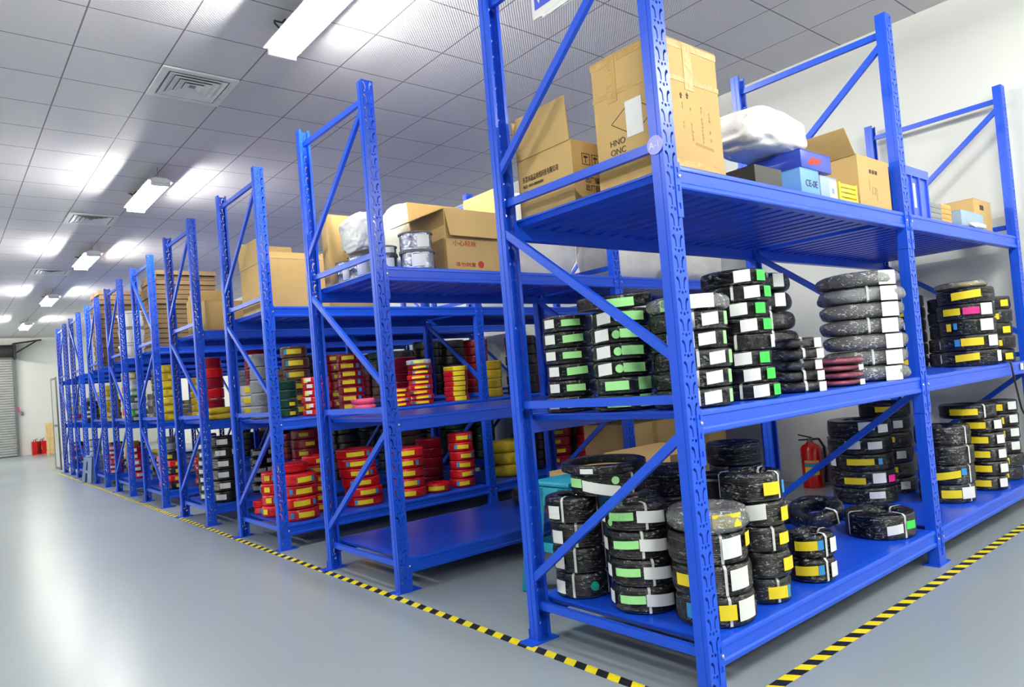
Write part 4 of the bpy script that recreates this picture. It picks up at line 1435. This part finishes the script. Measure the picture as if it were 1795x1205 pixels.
for k, (x0, w_, hh, sd, lb) in enumerate(((1.1, 0.93, 0.40, 31, 'long white fabric bale left of the middle post, second rack top shelf'), (2.20, 0.9, 0.42, 44, 'creased white fabric bale just right of the middle post, second rack'),
                                          (3.14, 0.84, 0.36, 52, 'white fabric bale at the right end, second rack top shelf'))):
    o = MB().lump((x0 + w_ / 2, Y2 + 0.42, ZT + hh * 0.82), (w_ / 2, 0.3, hh), sd, 0.07, 3.0, 5).obj('fabric_bale', M['foam'], None, 180)
    tag(o, lb, 'fabric bale', 'white bales on the second rack')
    o.location.z = 0.004

# cartons on the second rack bottom shelf, seen through the nearest rack
for k, (x0, w_, hh, lb) in enumerate(((2.2, 0.62, 0.55, 'large brown carton right of the middle post'), (2.9, 0.6, 0.5, 'brown carton at the right end'))):
    bx = solid_box('cardboard_box', (x0, Y2 + 0.1, ZB), (w_, 0.5, hh), f'{lb}, second rack bottom shelf', 'cardboard box', 'carton', group='cartons on the second rack bottom shelf')
    MB().box((w_ / 2 - 0.03, -0.0015, 0.002), (w_ / 2 + 0.03, -0.0003, hh)).obj('packing_tape', M['tape'], bx)

# ------------------------------------------------------------------ third to seventh racks, top shelves
open_carton('cardboard_box', (0.10, Y3 + 0.1, ZT), 0.5, 0.66, 0.40, 'open brown carton with hanging flaps on the third rack top shelf', [('left', 0.2, 3), ('back', 0.25, 5), ('front', 0.16, -60)])
solid_box('cardboard_box', (0.65, Y3 + 0.3, ZT), (0.5, 0.5, 0.5), 'closed carton behind the open one, third rack top shelf', 'cardboard box', 'carton')
bx = solid_box('cardboard_box', (0.10, Y4 + 0.06, ZT), (0.42, 0.36, 0.30), 'brown carton with white bag before it, fourth rack top shelf', 'cardboard box', 'carton')
for k in range(3):
    o = MB().box((0, 0, 0.001), (0.34, 0.055, 0.47 - 0.05 * k), 0.004).obj('flat_carton', M['carton'])
    o.location = (0.10, Y4 + 0.48 + 0.07 * k, ZT)
    tag(o, f'{["first", "second", "third"][k]} of the upright narrow cartons on the fourth rack', 'cardboard box', 'upright cartons on the fourth rack')
o = MB().lump((0.68, Y4 + 0.14, ZT + 0.07), (0.13, 0.1, 0.085), 17, 0.25, 5, 4).obj('plastic_bag', M['bag'], None, 180)
tag(o, 'white plastic bag beside the carton on the fourth rack', 'plastic bag')


def sheets(x, y, w, d, h, m, label, ties=True, n=16):
    """bundle of flattened cartons lying on each other"""
    o = empty('flattened_carton_bundle', (x, y, ZT + 0.001), label, 'cardboard bundle', 'bundles of flattened cartons')
    r = random.Random(int(x * 100 + y * 10))
    p = h / n
    for k in range(n):
        a, b = r.uniform(-0.015, 0.015), r.uniform(-0.015, 0.015)
        MB().box((a, b, k * p), (w + a, d + b, k * p + p * 0.86)).obj('carton_sheet', M[m], o)
    if ties:
        MB().tube([(-0.02, d * 0.4, 0.0), (-0.022, d * 0.4, h), (w + 0.02, d * 0.4, h + 0.004), (w + 0.02, d * 0.4, 0.0)], 0.006, 6).obj('packing_string', M['red_string'], o, 60)
    return o


Y5, Y6, Y7 = ROWS[4][1], ROWS[5][1], ROWS[6][1]
sheets(0.12, Y5 + 0.12, 0.7, 0.74, 0.95, 'carton_dark', 'tall bundle of flattened cartons on the fifth rack top shelf', False)
sheets(0.12, Y7 + 0.12, 0.75, 0.72, 1.25, 'carton_dark', 'tall bundle of flattened cartons tied with red string on the seventh rack')
sheets(0.95, Y4 + 0.3, 0.8, 0.6, 0.75, 'carton_dark', 'bundle of flattened cartons deep on the fourth rack top shelf', False, 12)
for k in range(3):
    for j, (px, py) in enumerate(((0.26, 0.22), (0.27, 0.62))):
        o = empty('plastic_bucket', (px, Y6 + py, ZT + 0.002 + k * 0.225), f'{["bottom", "middle", "top"][k]} white bucket in the {"front" if j == 0 else "rear"} stack on the sixth rack', 'bucket', 'white buckets on the sixth rack')
        MB().lathe([(0.0, 0), (0.14, 0), (0.155, 0.185), (0.0, 0.185)], 20).obj('bucket_body', M['white_plastic'], o, 40)
        MB().lathe([(0.0, 0.187), (0.168, 0.187), (0.168, 0.215), (0.0, 0.22)], 20).obj('bucket_lid', M['paper_grey'] if k % 2 else M['white_plastic'], o, 40)

# ------------------------------------------------------------------ things standing on the floor


def stool(x, y, w, h, m, label, rz=0.0):
    o = empty('plastic_stool', (x, y, 0), label, 'stool', None, rz)
    MB().box((-w * 0.4, -w * 0.4, h - 0.03), (w * 0.4, w * 0.4, h), 0.012).obj('seat', M[m], o)
    for sx in (-1, 1):
        for sy in (-1, 1):
            mb = MB()
            top, bot = w * 0.36, w * 0.5
            mb.prism([(-0.03, 0), (0.03, 0), (0.03, 0.001), (-0.03, 0.001)], 'z', 0, 0.001) if False else None
            p = Vector((sx * bot, sy * bot, 0))
            q = Vector((sx * top, sy * top, h - 0.031))
            mb.bar(p, q, w * 0.34 if h > 0.5 else w * 0.2, w * 0.28 if h > 0.5 else w * 0.16, (sx, sy, 0.0))
            mb.obj('leg', M[m], o)
    for a in range(4):
        R_ = Matrix.Rotation(a * pi / 2, 3, 'Z')
        MB().bar(R_ @ Vector((-w * 0.44, -w * 0.44, h * 0.4)), R_ @ Vector((w * 0.44, -w * 0.44, h * 0.4)), 0.01, 0.05).obj('stretcher', M[m], o)
        MB().quad([R_ @ Vector(v) for v in ((-w * 0.40, -w * 0.40, h * 0.78), (w * 0.40, -w * 0.40, h * 0.78), (w * 0.385, -w * 0.385, h - 0.032), (-w * 0.385, -w * 0.385, h - 0.032))], 0.006).obj('apron', M[m], o)
    return o


stool(0.70, 1.34, 0.36, 0.60, 'teal', 'teal plastic stool standing behind the nearest rack, left end')
stool(0.14, 12.38, 0.34, 0.46, 'stool_grey', 'blue grey plastic stool between the seventh and eighth racks', 0.1)
for x0, y0, w_, d_, h_, lb in ((0.98, 1.3, 0.45, 0.5, 0.57, 'brown carton on the floor right of the teal stool'), (1.5, 1.25, 0.6, 0.55, 0.62, 'wide brown carton on the floor behind the nearest rack')):
    solid_box('cardboard_box', (x0, y0, 0), (w_, d_, h_), lb, 'cardboard box', 'carton')


def extinguisher(x, y, R, h, label, rz=0.0, group=None):
    o = empty('fire_extinguisher', (x, y, 0), label, 'fire extinguisher', group, rz)
    MB().lathe([(0.0, 0.001), (R, 0.001), (R, h * 0.72), (R * 0.86, h * 0.78), (R * 0.4, h * 0.83), (R * 0.3, h * 0.86), (0.0, h * 0.86)], 24).obj('cylinder', M['red_paint'], o, 40)
    MB().lathe([(0, h * 0.861), (R * 0.28, h * 0.861), (R * 0.28, h * 0.92), (0, h * 0.92)], 12).obj('valve', M['grey_metal'], o, 40)
    MB().bar((-R * 0.2, 0, h * 0.93), (R * 1.1, 0, h * 1.0), 0.02, 0.012).obj('lever', M['black_rubber'], o)
    MB().bar((-R * 0.2, 0, h * 0.9), (R * 1.1, 0, h * 0.9), 0.02, 0.012).obj('carry_handle', M['black_rubber'], o)
    MB().tube([(-R * 0.2, 0, h * 0.9), (-R * 0.9, 0, h * 0.9), (-R * 1.35, 0, h * 0.75), (-R * 1.4, 0, h * 0.4), (-R * 1.25, 0, h * 0.08)], 0.011).obj('hose', M['black_rubber'], o, 60)
    az = math.atan2(CAMXY.y - y, CAMXY.x - x) - rz
    for key, z0, z1, dg in (('yellow_tag', 0.25, 0.4, 0), ('blue_tag', 0.41, 0.46, 0), ('orange_card', 0.47, 0.52, 0)):
        c = link('instruction_label', lab_mesh(R, h * z0, h * z1, 0.7, key), o)
        c.rotation_euler = (0, 0, az + radians(dg))
    return o


extinguisher(4.02, 1.66, 0.085, 0.47, 'red fire extinguisher with hose at the right wall, left one of two', 2.3)
extinguisher(4.02, 1.40, 0.085, 0.45, 'red fire extinguisher at the right wall beside another one', 2.3)
g4 = 'red fire extinguishers at the far wall'
rk = empty('extinguisher_stand', (0.41, 25.53, 0), 'red open box stand holding two fire extinguishers at the far wall', 'stand')
mb = MB()
mb.box((0, 0, 0.001), (0.42, 0.24, 0.02)).box((0, 0, 0.02), (0.015, 0.24, 0.42)).box((0.405, 0, 0.02), (0.42, 0.24, 0.42)).box((0.015, 0.225, 0.02), (0.405, 0.24, 0.42))
mb.obj('box_body', M['red_paint'], rk)
MB().box((0.015, 0, 0.02), (0.15, 0.012, 0.42)).obj('front_panel', M['red_paint'], rk)
MB().box((0.27, 0, 0.02), (0.405, 0.012, 0.42)).obj('front_panel', M['red_paint'], rk)
for k, dx in enumerate((0.12, 0.31)):
    e_ = extinguisher(0.41 + dx, 25.65, 0.055, 0.5, f'{"left" if k == 0 else "right"} small fire extinguisher in the red stand at the far wall', 0, g4)
    e_.location.z = 0.021

cr = empty('wooden_pallet', (0.62, 23.7, 0), 'pale wooden pallet stood on end near the far wall', 'pallet')
for k in range(4):
    MB().box((0.0 + k * 0.085, 0, 0.06), (0.075 + k * 0.085, 0.02, 1.0)).obj('board', M['wood'], cr)
for z0 in (0.09, 0.5, 0.9):
    MB().box((0, 0.021, z0), (0.33, 0.1, z0 + 0.06)).obj('cross_bar', M['wood'], cr)
for x0 in (0.0, 0.27):
    MB().box((x0, 0.0, 0.0), (x0 + 0.06, 0.1, 0.059)).obj('foot', M['wood'], cr)
pn = empty('leaning_panel', (0.1, 16.6, 0), 'tall pale grey framed panel leaning past the farthest rack', 'panel')
for a, b in (((0, 0, 0), (0.03, 0.05, 2.05)), ((0, 0.75, 0), (0.03, 0.8, 2.05)), ((0, 0.05, 0.0), (0.03, 0.75, 0.05)), ((0, 0.05, 2.0), (0.03, 0.75, 2.05)), ((0, 0.05, 0.95), (0.03, 0.75, 1.0))):
    MB().box(a, b, 0.003).obj('frame_bar', M['grey_metal'], pn)
MB().box((0.01, 0.05, 0.05), (0.018, 0.75, 0.95)).box((0.01, 0.05, 1.0), (0.018, 0.75, 2.0)).obj('infill', M['pale_panel'], pn)

# loose black cable hung over the second bay's middle rail, and a paper label on that rail
o = MB().tube([(3.56, 0.02, ZM + 0.012), (3.57, -0.008, ZM + 0.008), (3.575, -0.012, ZM - 0.05), (3.60, -0.014, ZM - 0.14), (3.64, -0.016, ZM - 0.25), (3.66, -0.018, ZM - 0.31),
               (3.70, -0.018, ZM - 0.35), (3.76, -0.016, ZM - 0.34), (3.80, -0.014, ZM - 0.28)], 0.006).obj('cable', M['black_rubber'], None, 60)
tag(o, 'thin black cable hanging over the rail right of the middle post, nearest rack', 'cable')
near_rack = bpy.data.objects['storage_rack']
MB().box((3.80, -0.0016, ZM - 0.058), (3.86, -0.0002, ZM - 0.012)).obj('rail_label', M['white_tag'], near_rack)
